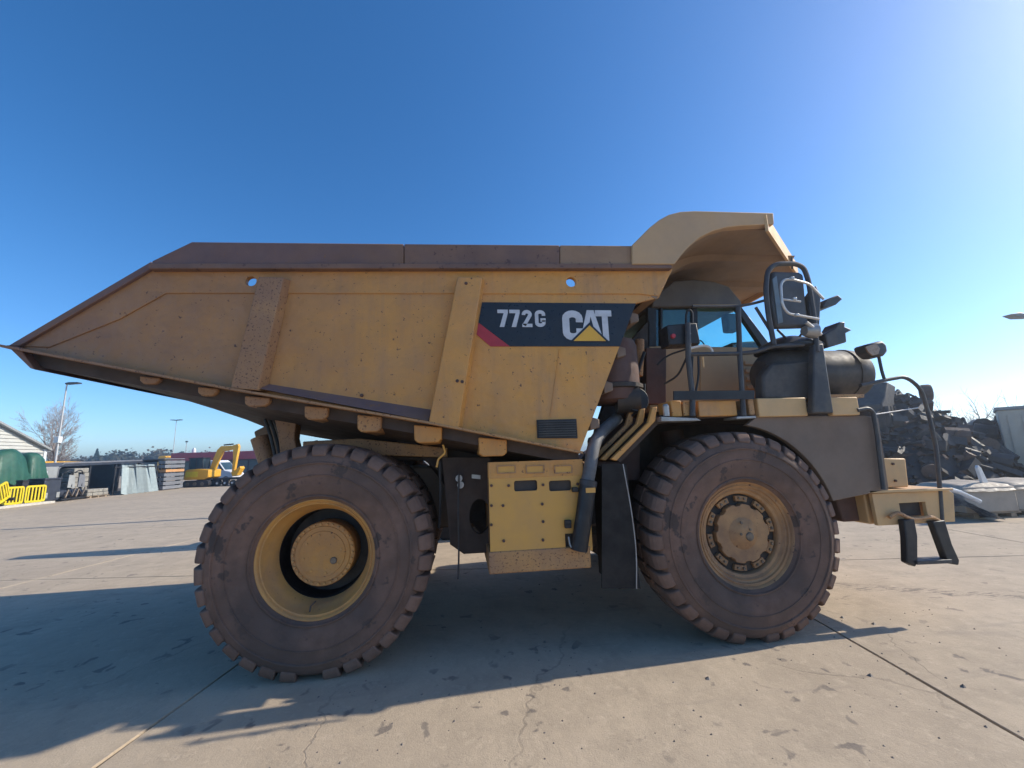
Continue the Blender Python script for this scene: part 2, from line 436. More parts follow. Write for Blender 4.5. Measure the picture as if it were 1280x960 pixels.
# floor: flat at the tail lip, dropping to a keel along the centre further forward
fl = MB(); ys = [.10, .7, 1.3, 1.83, 2.36, 2.96, 3.56]; xs = [XT + .04, XT + .25, -1.9, -1.6, -1.2, -.6, 0.2, .95, 1.7, XF]
def keel(x): return max(0.0, min(1.0, (x + 2.1) / .9)) * .20
grid = [[(x, y, low(x) + .02 - keel(x) * (1 - abs(y - 1.83) / 1.73)) for y in ys] for x in xs]
vs = [p for row in grid for p in row]; n = len(ys); k = len(vs)
vs += [(p[0], p[1], p[2] - (.05 + .09 * min(1, max(0, (p[0] - XT) / .25)))) for p in vs]
fs = []
for i in range(len(xs) - 1):
    for j in range(n - 1):
        q = (i * n + j, i * n + j + 1, (i + 1) * n + j + 1, (i + 1) * n + j); fs += [q, tuple(a + k for a in reversed(q))]
for i in range(len(xs) - 1):
    for j in (0, n - 1): fs.append((i * n + j, (i + 1) * n + j, (i + 1) * n + j + k, i * n + j + k))
for i in (0, len(xs) - 1):
    for j in range(n - 1): fs.append((i * n + j, i * n + j + 1, i * n + j + 1 + k, i * n + j + k))
body = fl.add(vs, fs).build('dump_body', 'dark_brown', T, label='rusty floor of the tipping body')
# side sheets, the near one with two round lifting holes
side = [(-2.589, 2.821), (-1.556, 3.609), (3.538, 3.733), (3.512, 3.659), (3.338, 3.350), (3.077, 3.285), (2.383, 1.776), (0.947, 2.093), (-0.747, 2.426)]
h1, h2 = (-0.683, 3.454), (2.397, 3.503)
MB().plate(side, [circ(h1[0], h1[1], .047), circ(h2[0], h2[1], .052)], .06, .10).build('side_panel', 'yellow', body)
MB().plate(side, [circ(h1[0], h1[1], .047), circ(h2[0], h2[1], .052)], FAR - .10, FAR - .06).build('side_panel', 'yellow_worn', body)
# upper doubling plate that also follows the tail
band = [(-2.548, 2.829), (-1.540, 3.584), (3.520, 3.668), (3.456, 3.567), (3.338, 3.360), (3.120, 3.383), (-1.400, 3.324), (-1.747, 3.078), (-2.279, 2.815)]
for y0, y1 in ((.048, .06), (FAR - .06, FAR - .048)):
    MB().plate(band, [circ(h1[0], h1[1], .047), circ(h2[0], h2[1], .052)], y0, y1).build('doubling_plate', 'yellow', body, bevel=.006)
# rusty sideboards along the top, in two lengths, with a lip below
for y0, y1, yl in ((.0, .13, -.022), (FAR - .13, FAR, FAR - .065)):
    MB().prism([(-1.516, 3.612), (-1.199, 3.810), (0.717, 3.849), (0.719, 3.627), (-1.512, 3.574)], y0, y1).build('sideboard', 'rust', body, bevel=.012, seg=3)
    MB().prism([(0.721, 3.849), (2.285, 3.883), (2.273, 3.664), (0.724, 3.627)], y0, y1).build('sideboard', 'rust_front', body, bevel=.012, seg=3)
    MB().prism([(2.288, 3.883), (3.060, 3.899), (3.273, 3.806), (3.466, 3.693), (2.277, 3.665)], y0, y1).build('sideboard', 'rail_tan', body, bevel=.012, seg=3)
    MB().prism([(-1.526, 3.581), (3.467, 3.698), (3.479, 3.644), (-1.521, 3.527)], yl, yl + .09).build('sideboard_lip', 'rust_front', body, bevel=.008)
# stiffened edge of the tail
for y0, y1 in ((.015, .12), (FAR - .12, FAR - .015)):
    MB().prism([(-2.563, 2.817), (-1.530, 3.614), (-1.522, 3.544), (-2.468, 2.824)], y0, y1).build('tail_edge', 'rust', body, bevel=.006)
MB().prism([(-2.577, 2.831), (-2.479, 2.817), (-2.330, 2.614), (-2.368, 2.628)], .02, FAR - .02).build('tail_lip', 'rust', body, bevel=.006)
# tapered box ribs with bevelled flanks
def rib(tl, tr, bl, br, s):
    a = [tl, tr, br, bl]; e = .035
    b = [(tl[0] + .012, tl[1] - .01), (tr[0] - e, tr[1] - .02), (br[0] - e, br[1]), (bl[0] + .012, bl[1])]
    return MB().prism(a, .06, -.045, b) if s == 0 else MB().prism(a, FAR - .06, FAR + .045, b)
for s in (0, 1):
    rib((-0.586, 3.469), (-0.326, 3.474), (-0.749, 2.424), (-0.476, 2.398), s).build('rib', 'yellow_worn', body, bevel=.008)
    rib((1.228, 3.505), (1.511, 3.511), (0.952, 2.081), (1.264, 2.014), s).build('rib', 'yellow', body, bevel=.008)
# sloping ledge between the ribs and the flange along the lower edge
for s in (0, 1):
    y = lambda v: v if s == 0 else FAR - v
    a, b2, c, d = (-0.528, 2.484), (0.993, 2.209), (0.956, 2.098), (-0.504, 2.418)
    MB().add([(a[0], y(.058), a[1]), (b2[0], y(.058), b2[1]), (c[0], y(-.03), c[1]), (d[0], y(-.03), d[1]), (c[0], y(.058), c[1]), (d[0], y(.058), d[1])],
             [(0, 1, 2, 3), (3, 2, 4, 5), (0, 3, 5), (1, 4, 2)]).build('ledge', 'rust', body)
    f = MB()
    for p, q in zip(LOW, LOW[1:]):
        yy = sorted((y(-.05), y(.14)))
        f.prism([(p[0], p[1] + .004), (q[0], q[1] + .004), (q[0], q[1] - .016), (p[0], p[1] - .016)], *yy)
    f.build('lower_flange', 'yellow_worn', body)
# cross bolsters under the floor, their ends showing below the flange
for px, w, dz in ((-1.46, .17, .075), (-.98, .17, .085), (-.56, .22, .10), (-.05, .21, .13), (.42, .22, .16), (.95, .26, .17), (1.55, .27, .18)):
    z = low(px) - .018; pts = [(px - w / 2, z), (px + w / 2, low(px + w / 2) - .018), (px + w / 2 - .005, z - dz + .03), (px + w / 2 - .04, z - dz), (px - w / 2 + .04, z - dz), (px - w / 2 + .005, z - dz + .03)]
    MB().prism(pts, .06, FAR - .06).build('floor_bolster', 'yellow' if px > .6 else 'yellow_worn', body, bevel=.012)
# front wall and its cross ribs
fw = [(2.395, 1.776), (3.095, 3.301)]
dx, dz = fw[1][0] - fw[0][0], fw[1][1] - fw[0][1]
top = (3.40, 3.50)
MB().prism([fw[0], fw[1], top, (top[0] - .06, top[1] + .03), (fw[1][0] - .07, fw[1][1] + .02), (fw[0][0] - .07, fw[0][1] + .02)], .10, FAR - .10).build('front_wall', 'brown_panel', body)
for t in (.18, .42, .66, .9):
    x, z = fw[0][0] + dx * t, fw[0][1] + dz * t
    MB().prism([(x, z - .07), (x + .10, z - .04), (x + .10, z + .04), (x, z + .07)], .12, FAR - .12).build('front_rib', 'brown_panel', body, bevel=.01)

# --- canopy over the cab: curved sheet with cut-off front corners
cs = [(3.051, 3.888), (3.147, 3.982), (3.264, 4.096), (3.380, 4.188), (3.495, 4.253), (3.627, 4.292), (3.794, 4.308), (4.725, 4.322), (4.714, 4.186),
      (4.355, 4.154), (4.144, 4.128), (3.970, 4.074), (3.813, 3.994), (3.683, 3.889), (3.572, 3.776), (3.499, 3.684), (3.033, 3.673)]
for y0, y1 in ((-.035, .06), (FAR - .06, FAR + .035)):
    MB().prism(cs, y0, y1).build('canopy_cheek', 'yellow_canopy', body, bevel=.008)
prof = [(3.305, 3.327), (3.418, 3.495), (3.486, 3.639), (3.572, 3.776), (3.683, 3.889), (3.813, 3.994), (3.970, 4.074), (4.144, 4.128), (4.355, 4.154)]
XC0, ZC0 = (4.704, 4.186)
def xfront(y): 
    d = min(y + .02, FAR + .02 - y); return 4.60 + (5.95 - 4.60) * min(1.0, d / 1.12)
cy = [.055 + (FAR - .11) * k / 32 for k in range(33)]
cy[10] = 1.10; cy[22] = FAR - 1.10
def cprof(y):
    xf = xfront(y); p = list(prof); z = p[-1][1]
    for t in (.25, .5, .75, 1.0): p.append((p[8][0] + (xf - p[8][0]) * t, z + (ZC0 - z) * t * .4))
    return p
vs = []; fs = []; rows = [cprof(y) for y in cy]; n = len(rows[0])
for y, row in zip(cy, rows): vs += [(x, y, z) for x, z in row]
k = len(vs)
for y, row in zip(cy, rows):
    for i, (x, z) in enumerate(row):
        up = .10 if i > 6 else .04 + .06 * i / 7; vs.append((x - (.10 - up), y, z + up))
for a in range(len(cy) - 1):
    for i in range(n - 1):
        q = (a * n + i, a * n + i + 1, (a + 1) * n + i + 1, (a + 1) * n + i); fs += [q, tuple(v + k for v in reversed(q))]
    for i in (0, n - 1): fs.append((a * n + i, (a + 1) * n + i, (a + 1) * n + i + k, a * n + i + k))
for a in (0, len(cy) - 1):
    for i in range(n - 1): fs.append((a * n + i, a * n + i + 1, a * n + i + 1 + k, a * n + i + k))
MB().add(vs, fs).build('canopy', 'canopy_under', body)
# folded lip along the front edge, and pressed ribs under the sheet
zc = prof[-1][1]
lp = [(4.60, -.03), (5.95, 1.10), (5.95, FAR - 1.10), (4.60, FAR + .03)]
lipm = MB()
for a, b in zip(lp, lp[1:]):
    d = Vector((b[0] - a[0], b[1] - a[1], 0)).normalized(); nn = Vector((d.y, -d.x, 0)) * .03
    lipm.add([(a[0], a[1], zc - .06), (b[0], b[1], zc - .06), (b[0] + nn.x, b[1] + nn.y, zc - .06), (a[0] + nn.x, a[1] + nn.y, zc - .06),
              (a[0], a[1], zc + .135), (b[0], b[1], zc + .135), (b[0] + nn.x, b[1] + nn.y, zc + .135), (a[0] + nn.x, a[1] + nn.y, zc + .135)],
             [(0, 1, 2, 3), (4, 7, 6, 5), (0, 4, 5, 1), (1, 5, 6, 2), (2, 6, 7, 3), (3, 7, 4, 0)])
lipm.build('canopy_lip', 'yellow_pale', body)
for y0, w in ((.62, .34), (1.42, .34), (2.24, .34), (3.04, .3)):
    p = cprof(y0 + w / 2); rb = MB()
    e = [(x, z) for x, z in p[2:]]
    e[-1] = (e[-1][0] - .05, e[-1][1])
    lo_ = [(x + (.05 if i < 5 else 0), z - (.055 if i > 2 else .02)) for i, (x, z) in enumerate(e)]
    m = len(e)
    vv = [(x, y0, z) for x, z in e] + [(x, y0 + w, z) for x, z in e] + [(x, y0 + .07, z) for x, z in lo_] + [(x, y0 + w - .07, z) for x, z in lo_]
    ff = []
    for i in range(m - 1):
        ff += [(i, i + 1, 2 * m + i + 1, 2 * m + i), (2 * m + i, 2 * m + i + 1, 3 * m + i + 1, 3 * m + i), (3 * m + i, 3 * m + i + 1, m + i + 1, m + i)]
    ff += [(0, 2 * m, 3 * m, m), (m - 1, 2 * m - 1, 4 * m - 1, 3 * m - 1)]
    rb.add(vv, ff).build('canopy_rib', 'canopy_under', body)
for p in ((3.802, -0.050, 4.290), (4.212, -0.050, 4.297), (4.611, -0.050, 4.304)):
    MB().prism([(p[0] - .035, p[2] - .02), (p[0] + .035, p[2] - .02), (p[0] + .02, p[2] + .02), (p[0] - .02, p[2] + .02)], -.02, .06).build('lifting_lug', 'yellow_canopy', body)

# --- decal with the lettering, and the black grille plate
D = .052                                     # face of the side sheet is .06; the decal is a thin film on it
dec = MB().prism([(1.477, 3.273), (3.074, 3.279), (2.864, 2.820), (1.743, 2.821), (1.437, 3.065)], D, .059).build('decal', 'decal', body, label='black side decal with white numerals, white letters and a yellow triangle')
MB().prism([(1.437, 3.061), (1.739, 2.821), (1.550, 2.822), (1.416, 2.943)], D, .059).build('red_stripe', 'decal_red', body)
(ax0, az1), (ax1, az0) = (1.626, 3.197), (2.112, 3.018)
(bx0, bz1), (bx1, bz0) = (2.277, 3.200), (2.799, 2.877)
def letter(paths, x0, x1, z0, z1, w, name, polys=()):
    mb = MB(); W, H = x1 - x0, z1 - z0
    for p in paths: stroke([(x0 + a * W, z0 + b * H) for a, b in p], w, D - .004, D - .0005, mb)
    for p in polys: mb.prism([(x0 + a * W, z0 + b * H) for a, b in p], D - .004, D - .0005)
    return mb.build(name, 'decal_white', body)
u = (ax1 - ax0) / 4.0; w7 = .036
for k in (0, 1):
    letter([], ax0 + k * u * .98, ax0 + k * u * .98 + u * .86, az0, az1, w7, 'numeral', [[(0, 1), (1, 1), (1, .82), (.62, 0), (.18, 0), (.60, .80), (0, .80)]])
def arc(cx, cz, rx, rz, a0, a1, n=10): return [(cx + rx * math.cos(R(a0 + (a1 - a0) * t / n)), cz + rz * math.sin(R(a0 + (a1 - a0) * t / n))) for t in range(n + 1)]
letter([arc(.48, .73, .31, .165, 190, -40, 10) + [(.20, .10)]], ax0 + 2 * u, ax0 + 2.88 * u, az0, az1, w7, 'numeral', [[(.02, 0), (.98, 0), (.98, .19), (.02, .19)]])
letter([[(.81, .66)] + arc(.5, .75, .31, .14, 0, 180, 8) + arc(.5, .25, .31, .14, 180, 360, 8) + [(.81, .40)], [(.985, .41), (.52, .41)]], ax0 + 3.06 * u, ax1, az0, az1, w7, 'numeral')
BW = bx1 - bx0; wc = .072
letter([[(.82, .60)] + arc(.5, .72, .32, .155, 0, 180, 8) + arc(.5, .28, .32, .155, 180, 360, 8) + [(.82, .40)]], bx0, bx0 + BW * .42, bz0, bz1, wc, 'letter')
letter([], bx0 + BW * .33, bx0 + BW * .82, bz0, bz1, wc, 'letter', [[(.36, 1), (.64, 1), (.98, 0), (.72, 0), (.50, .80), (.28, 0), (.02, 0)]])
letter([], bx0 + BW * .67, bx1, bz0, bz1, wc, 'letter', [[(0, 1), (1, 1), (1, .80), (.76, .80), (.76, 0), (.40, 0), (.40, .80), (0, .80)]])
(tx0, tz0), (txm, tz1), (tx1, _z) = (2.382, 2.873), (2.559, 3.037), (2.719, 2.873)
tz0 = bz0 - .004
MB().prism([(tx0 - .035, tz0 - .006), (tx1 + .035, tz0 - .006), (txm, tz1 + .03)], D - .0075, D - .0045).build('triangle_outline', 'decal', body)
MB().prism([(tx0, tz0), (tx1, tz0), (txm, tz1)], D - .011, D - .0078).build('yellow_triangle', 'decal_yellow', body)
(gx0, gz1), (gx1, gz0) = (1.975, 2.092), (2.366, 1.906)
gp = MB().prism([(gx0, gz0 + .012), (gx0, gz1), (gx1, gz1), (gx1, gz0)], .045, .06).build('grille_plate', 'black', body)
for k in range(7):
    z = gz0 + .03 + (gz1 - gz0 - .05) * k / 6
    MB().box(gx0 + .015, gx1 - .015, .030, .045, z - .005, z + .005).build('grille_bar', 'rail', T)

for a, b in (((2.241, 2.797), (2.111, 2.128)),):
    MB().tube([(a[0], .058, a[1]), (b[0], .058, b[1])], .006, 6).build('weld_seam', 'yellow', body)
for p in ((0.347, 2.356), (1.225, 2.464), (1.270, 2.456), (1.320, 3.427)):
    MB().lathe([(0, -.008), (.012, -.006), (.016, .0), (.016, .02), (0, .02)], 10, c=(p[0], .045 if p[0] < .6 else -.047, p[1])).build('bolt_head', 'red_brown', body)

# --- wheels
NL = 34; HZ = .945
def tyre_mesh():
    h = .285; pr = [(.490, .03), (.508, .012), (.56, -.012), (.66, -.032), (.76, -.036), (.84, -.024), (.885, -.002), (.908, .03), (.920, .075), (.925, .17), (.927, h)]
    pr = pr + [(r, 2 * h - y) for r, y in reversed(pr[:-1])]
    m = MB().lathe(pr, 96, caps=False)
    m.v = [(x, y, max(z, -HZ + .004)) for x, y, z in m.v]
    # raised bead rings on the sidewall
    m.lathe([(.515, .006), (.522, -.012), (.530, -.012), (.537, -.004)], 96, caps=False)
    m.lathe([(.80, -.030), (.806, -.040), (.816, -.040), (.822, -.026)], 96, caps=False)
    m.lathe([(.70, -.033), (.703, -.041), (.709, -.041), (.712, -.034)], 96, caps=False)
    return m
def lug_pts(m, s, ang=0.0):
    """one shoulder block of the tread, s=0 near shoulder, s=1 far shoulder; sits at the top of the wheel"""
    w0, w1 = .066, .073; yy = lambda v: v if s == 0 else .57 - v
    prof = [(.872, -.018), (.912, -.012), (.957, .016), (.978, .05), (.984, .11), (.986, .272), (.91, .272), (.90, .06), (.865, .012)]
    skew = .035
    def ring(sgn):
        out = []
        for i, (r, y) in enumerate(prof):
            half = (w0 if r < .90 else w1) - (.004 if i in (3, 4) else 0)
            off = skew * max(0, (y - .03)) / .25 * (1 if s == 0 else -1)
            a = ang + (sgn * half + off) / .98
            out.append((math.sin(a) * r, yy(y), math.cos(a) * r))
        return out
    a, b = ring(-1), ring(1); n = len(prof)
    m.add(a + b, [tuple(range(n)), tuple(range(2 * n - 1, n - 1, -1))] + [(i, (i + 1) % n, n + (i + 1) % n, n + i) for i in range(n)])
lm = MB(); lug_pts(lm, 0); lug0 = lm.mesh('tread_lug', M['lug'], 25)
lm = MB(); lug_pts(lm, 1); lug1 = lm.mesh('tread_lug', M['lug'], 25)
tyre_me = tyre_mesh().mesh('tyre', M['rubber'])
def bolts(m, r, n, y0, y1, rad, a0=0.0, c=(0, 0)):
    for k in range(n):
        a = a0 + 2 * math.pi * k / n; x, z = c[0] + r * math.cos(a), c[1] + r * math.sin(a)
        m.add([(x + rad * math.cos(q * math.pi / 3), y, z + rad * math.sin(q * math.pi / 3)) for y in (y0, y1) for q in range(6)],
              [tuple(range(6)), tuple(range(6, 12))] + [(q, (q + 1) % 6, 6 + (q + 1) % 6, 6 + q) for q in range(6)])
    return m
def rear_wheel(x, y, detail=True, rot0=0.0):
    rim = MB().lathe([(.47, .075), (.497, .068), (.507, .045), (.502, .026), (.490, .020), (.480, .030), (.474, .050), (.466, .052), (.462, .044), (.455, .046), (.450, .07), (.440, .12), (.424, .15), (.402, .20), (.388, .27), (.45, .28), (.46, .1)], 72, closed=True)
    w = rim.build('wheel', 'rim', T, loc=(x, y, HZ), rot=(0, rot0, 0))
    link('tyre', tyre_me, w, rot=(0, -rot0, 0))
    return w
def add_lugs(w, rot0, both=True):
    for k in range(NL):
        a = 2 * math.pi * k / NL
        if math.cos(a + rot0) < -.995: continue                 # flattened into the ground
        link('tread_lug', lug0, w, rot=(0, a, 0), bevel=.014)
        if both: link('tread_lug', lug1, w, rot=(0, a + math.pi / NL, 0))
w = rear_wheel(0, .04)
add_lugs(w, 0)
MB().lathe([(.386, .262), (.384, .40), (.37, .45), (.0, .46), (.0, .50), (.44, .50), (.44, .27)], 48, closed=True).build('wheel_disc', 'black', w)
hubm = MB().lathe([(0.0, .205), (.10, .203), (.195, .205), (.198, .212), (.236, .212), (.242, .218), (.272, .218), (.278, .226), (.278, .50), (0, .50)], 56)
hub = hubm.build('hub_cap', 'yellow', w)
bolts(MB(), .257, 30, .219, .202, .012).build('hub_bolts', 'rim', w)
bolts(MB(), .165, 8, .206, .195, .011, .2).build('cap_bolts', 'rim', w)
MB().lathe([(0, .190), (.026, .190), (.03, .195), (.03, .206), (0, .206)], 16, c=(.10, 0, -.06)).build('drain_plug', 'hub_steel', w)
MB().tube([(-.04, .06, -.43), (-.045, .10, -.40), (-.03, .17, -.385)], .008, 6).build('valve_stem', 'hub_steel', w)
# inner rear tyre of the near pair, and the pair on the far side
def plain_wheel(x, y, name='wheel', inner=True):
    m = MB().lathe([(.47, .03), (.44, .10), (.40, .14), (0.0, .16), (0, .42), (.40, .44), (.44, .48), (.47, .54)], 48)
    o = m.build(name, 'rim', T, loc=(x, y, HZ)); link('tyre', tyre_me, o)
    lg = MB()
    for k in range(NL):
        a = 2 * math.pi * k / NL
        if math.cos(a) < -.995: continue
        lug_pts(lg, 0, a); lug_pts(lg, 1, a + math.pi / NL)
    t = lg.build('tread', 'lug', o); t['kind'] = 'stuff'
    return o
for y in (.72, FAR - .61, FAR - 1.29): plain_wheel(0, y)
# front wheels
XA = 3.96
def front_wheel():
    rim = MB().lathe([(.47, .085), (.497, .078), (.507, .055), (.502, .036), (.490, .030), (.480, .040), (.474, .058), (.462, .060), (.456, .052), (.448, .056), (.444, .075), (.428, .082), (.420, .078), (.412, .088), (.404, .098), (.392, .10), (.380, .105), (.372, .118), (.368, .18), (.38, .24), (.44, .24), (.46, .15)], 72, closed=True)
    w = rim.build('wheel', 'rim_front', T, loc=(XA, -.045, HZ), rot=(0, R(4), 0), label='front wheel with rusty yellow rim')
    link('tyre', tyre_me, w, rot=(0, -R(4), 0)); add_lugs(w, R(4))
    MB().lathe([(0, .165), (.375, .165), (.375, .22), (0, .22)], 48).build('wheel_disc', 'dark', w)
    # clamp ring with gaps
    for k in range(10):
        a0, a1 = R(36 * k + 3), R(36 * k + 25); pts = [(.352 * math.cos(a0 + (a1 - a0) * t / 5), .352 * math.sin(a0 + (a1 - a0) * t / 5)) for t in range(6)] + [(.300 * math.cos(a1 + (a0 - a1) * t / 5), .300 * math.sin(a1 + (a0 - a1) * t / 5)) for t in range(6)]
        MB().prism(pts, .125, .165).build('rim_clamp', 'rim_front', w, bevel=.004)
    # flat hub face with a notched edge
    pts = []
    for k in range(80):
        a = 2 * math.pi * k / 80; r = .277 if k % 8 < 5 else .258
        pts.append((r * math.cos(a), r * math.sin(a)))
    hf = MB().prism(pts, .095, .165); hf.build('hub_face', 'rim_front', w, bevel=.005)
    MB().lathe([(0, .045), (.045, .045), (.075, .052), (.10, .070), (.135, .084), (.15, .096)], 40).build('hub_boss', 'rim_front', w)
    MB().lathe([(0, .030), (.034, .030), (.04, .038), (.04, .05), (0, .05)], 18, c=(.03, 0, -.02)).build('hub_plug', 'hub_steel', w)
    bolts(MB(), .062, 3, .056, .040, .013, 2.0, (-.02, .05)).build('boss_bolts', 'hub_steel', w)
    bm_ = MB()
    for k in range(10):
        for da in (-5.0, 5.0):
            a = R(36 * k + 14 + da); bolts(bm_, .0001, 1, .126, .110, .013, 0, (.328 * math.cos(a), .328 * math.sin(a)))
    bm_.build('clamp_bolts', 'hub_steel', w)
    MB().tube([(-.2, .09, .36), (-.21, .10, .38), (-.19, .12, .40)], .009, 6).build('valve_stem', 'hub_steel', w)
front_wheel()
plain_wheel(XA, FAR - .53)

# --- chassis under the body
fr = MB()
for y in (1.25, 2.19):
    fr.prism([(-1.0, 1.35), (-.9, 1.75), (1.6, 1.62), (2.6, 1.35), (5.9, 1.30), (5.9, .85), (2.6, .88), (1.2, .95), (.5, 1.0), (-.6, 1.05)], y, y + .22)
chassis = fr.build('chassis_frame', 'brown_panel', T, bevel=.02)
for x, z, r in ((-.75, 1.35, .16), (1.35, 1.2, .17), (2.75, 1.1, .15), (5.5, 1.0, .18)):
    MB().lathe([(r, 1.0 if x > 0 else .9), (r, 2.7)], 20, c=(x, 0, z)).build('cross_tube', 'dark', T)
MB().lathe([(.0, .5), (.30, .5), (.34, 1.3), (.42, 1.6), (.42, 2.06), (.34, 2.36), (.30, 3.1), (0, 3.1)], 28, c=(0, 0, HZ)).build('rear_axle', 'dark', T)
MB().tube([(0.3, 1.83, .95), (2.3, 1.83, 1.05)], .09, 14).build('drive_shaft', 'dark', T)
MB().box(1.75, 3.0, 1.35, 2.35, .75, 1.45).build('transmission', 'dark', T, bevel=.06)
MB().box(3.1, 5.5, 1.42, 2.2, .95, 2.0).build('engine', 'dark', T, bevel=.06)
MB().lathe([(.0, .25), (.20, .25), (.22, .6), (.14, .9), (.14, 2.8), (.22, 3.0), (.22, 3.3), (0, 3.3)], 24, c=(XA, 0, HZ)).build('front_axle', 'dark', T)
for y in (.95, 2.71):
    MB().tube([(XA - .05, y, 1.0), (XA - .15, y + .02, 2.0)], .13, 16).build('front_strut', 'red_brown', T)
for y in (1.02, 2.64):
    MB().tube([(-.55, y, 1.0), (-.95, y, 2.05)], .09, 14).build('rear_strut', 'yellow_worn', T)
    MB().tube([(1.55, y + .1, .95), (.75, y + .1, 2.05)], .11, 14).build('hoist_cylinder', 'dark', T)
# body pivot bracket with hoses above the rear tyre
piv = MB().prism([(-0.770, 2.402), (-0.495, 2.371), (-0.510, 2.022), (-0.449, 1.789), (-0.624, 1.711), (-0.676, 2.052)], .82, .98).build('body_pivot', 'yellow_worn', T, bevel=.01)
MB().prism([(-0.676, 2.052), (-0.479, 2.047), (-0.455, 1.579), (-0.649, 1.587)], 2.68, 2.84).build('body_pivot', 'yellow_worn', T, bevel=.01)
for k, (dx_, dy_) in enumerate(((0, 0), (.03, .05), (.055, .1))):
    a, b2, c = (-0.833, 0.850, 2.182), (-0.761, 0.850, 2.052), (-0.688, 0.850, 1.773)
    MB().tube(fillet([(a[0] + dx_, a[1] + dy_, a[2] + .05), (b2[0] + dx_, b2[1] + dy_, b2[2]), (c[0] + dx_, c[1] + dy_, c[2])], .2), .018, 8).build('hydraulic_hose', 'black', T)
MB().prism([(-1.242, 2.151), (-0.971, 2.293), (-0.743, 1.554), (-1.036, 1.518)], 1.5, 1.7).build('pivot_casting', 'brown_panel', T, bevel=.02)
# pads between body and frame
MB().prism([(-0.389, 1.979), (0.178, 1.996), (1.107, 1.867), (1.106, 1.764), (-0.384, 1.862)], .72, .95).build('body_rest', 'yellow_worn', T, bevel=.01)
MB().prism([(0.073, 2.313), (2.365, 1.866), (2.528, 1.468), (1.103, 1.524), (0.846, 1.746)], .80, .90).build('frame_side', 'dark_brown', T, bevel=.01)
# plate behind the rear tyre with an oval cut-out, and loose straps hanging down
fp = [(1.058, 1.766), (1.550, 1.749), (1.528, 0.819), (1.265, 0.820), (1.132, 0.918)]
cx_, cz_ = (1.431, 1.171)
MB().plate(fp, [circ(cx_, cz_, .17, 24, .62)], .48, .54).build('frame_plate', 'dark_brown', T, bevel=.006)
for p in ((1.227, 1.554), (1.242, 1.490)):
    MB().lathe([(0, .42), (.035, .42), (.035, .49), (0, .49)], 12, c=(p[0], 0, p[1])).build('frame_bolt', 'steel', T)
MB().prism([(1.356, 1.587), (1.445, 1.576), (1.444, 1.536), (1.355, 1.548)], .474, .479).build('rating_plate', 'steel', T)
MB().tube(fillet([(1.227, 0.400, 1.602), (1.216, 0.400, 1.233), (1.219, 0.400, 0.858), (1.209, 0.380, 0.617)], .1), .009, 6).build('hanging_strap', 'rail', T)
MB().tube(fillet([(1.080, 0.200, 1.886), (1.102, 0.200, 1.810), (1.034, 0.200, 1.752), (1.019, 0.200, 1.677)], .02), .010, 6).build('bent_hook', 'yellow_clean', T)
MB().tube(fillet([(1.043, 0.300, 1.728), (1.049, 0.320, 1.400), (1.032, 0.340, 1.101)], .1), .014, 6).build('brake_hose', 'black', T)
MB().tube([(1.860, 0.300, 1.819), ((1.860, 0.300, 1.819)[0], .5, (1.860, 0.300, 1.819)[2])], .065, 18).build('pipe_stub', 'dark', T)
MB().tube(fillet([(-0.105, 0.900, 1.838), (0.749, 0.900, 1.775), (1.822, 0.900, 1.722), (2.570, 0.900, 1.697)], .1), .035, 8).build('hydraulic_line', 'dark', T)

# --- yellow service box between the wheels
(x0, z1), (x1, z0) = (1.505, 1.582), (2.461, 0.865)
hx = lambda a, b, c, d: rrect(a[0], c[0], d[1], b[1], .018)
slotA, slotB = (1.741, 1.528), (1.962, 1.431); slotC, slotD = (2.074, 1.515), (2.290, 1.418)
cutA, cutB = (2.203, 1.029), (2.416, 0.874)
sb = MB().plate([(x0, z0), (cutA[0], z0), (cutA[0], cutA[1]), (cutB[0], cutA[1]), (cutB[0], z0), (x1, z0), (x1, z1), (x0, z1)],
                [rrect(slotA[0], slotB[0], slotB[1], slotA[1], .02), rrect(slotC[0], slotD[0], slotD[1], slotC[1], .02)], .09, .11).build('service_box', 'yellow_clean', T)
MB().box(x0 + .01, x1 - .005, .16, .95, z0, z1 + .10).build('box_case', 'yellow_worn', sb, bevel=.01)
MB().box(x0 + .03, x1 - .03, .12, .155, z0 + .02, z1 - .02).build('box_inside', 'dark', sb)
(xa, za), (xb, zb) = (1.500, 1.707), (2.397, 1.555)
tp = MB().plate([(xa, zb), (xb + .02, zb), (xb + .02, za), (xa, za)], [], .085, .16).build('top_panel', 'yellow', sb, bevel=.008)
for px in ((1.602, 1.637), (1.875, 1.628), (2.148, 1.618)):
    w_, h_ = .155, .055; x, z = px[0] + .07, px[1] + .0
    MB().plate(rrect(x - w_ / 2 - .012, x + w_ / 2 + .012, z - h_ / 2 - .012, z + h_ / 2 + .012, .01), [rrect(x - w_ / 2, x + w_ / 2, z - h_ / 2, z + h_ / 2, .006)], .074, .085).build('slot_frame', 'yellow_worn', sb)
    MB().box(x - w_ / 2, x + w_ / 2, .082, .0845, z - h_ / 2, z + h_ / 2).build('slot_cover', 'yellow_clean', sb)
(xa, za), (xb, zb) = (1.489, 0.913), (2.467, 0.716)
MB().box(xa, xb - .03, .08, .9, zb, za - .004).build('bottom_guard', 'yellow_worn', sb, bevel=.012)
bt = MB()
for p in ((1.528, 1.494), (1.689, 1.487), (2.016, 1.481), (2.350, 1.475), (1.524, 1.314), (1.631, 1.309), (2.000, 1.306), (1.519, 1.144), (2.001, 1.148), (1.629, 0.998), (1.993, 0.985)):
    bolts(bt, .0001, 1, .091, .078, .014, 0, p)
bt.build('panel_bolts', 'red_brown', sb)
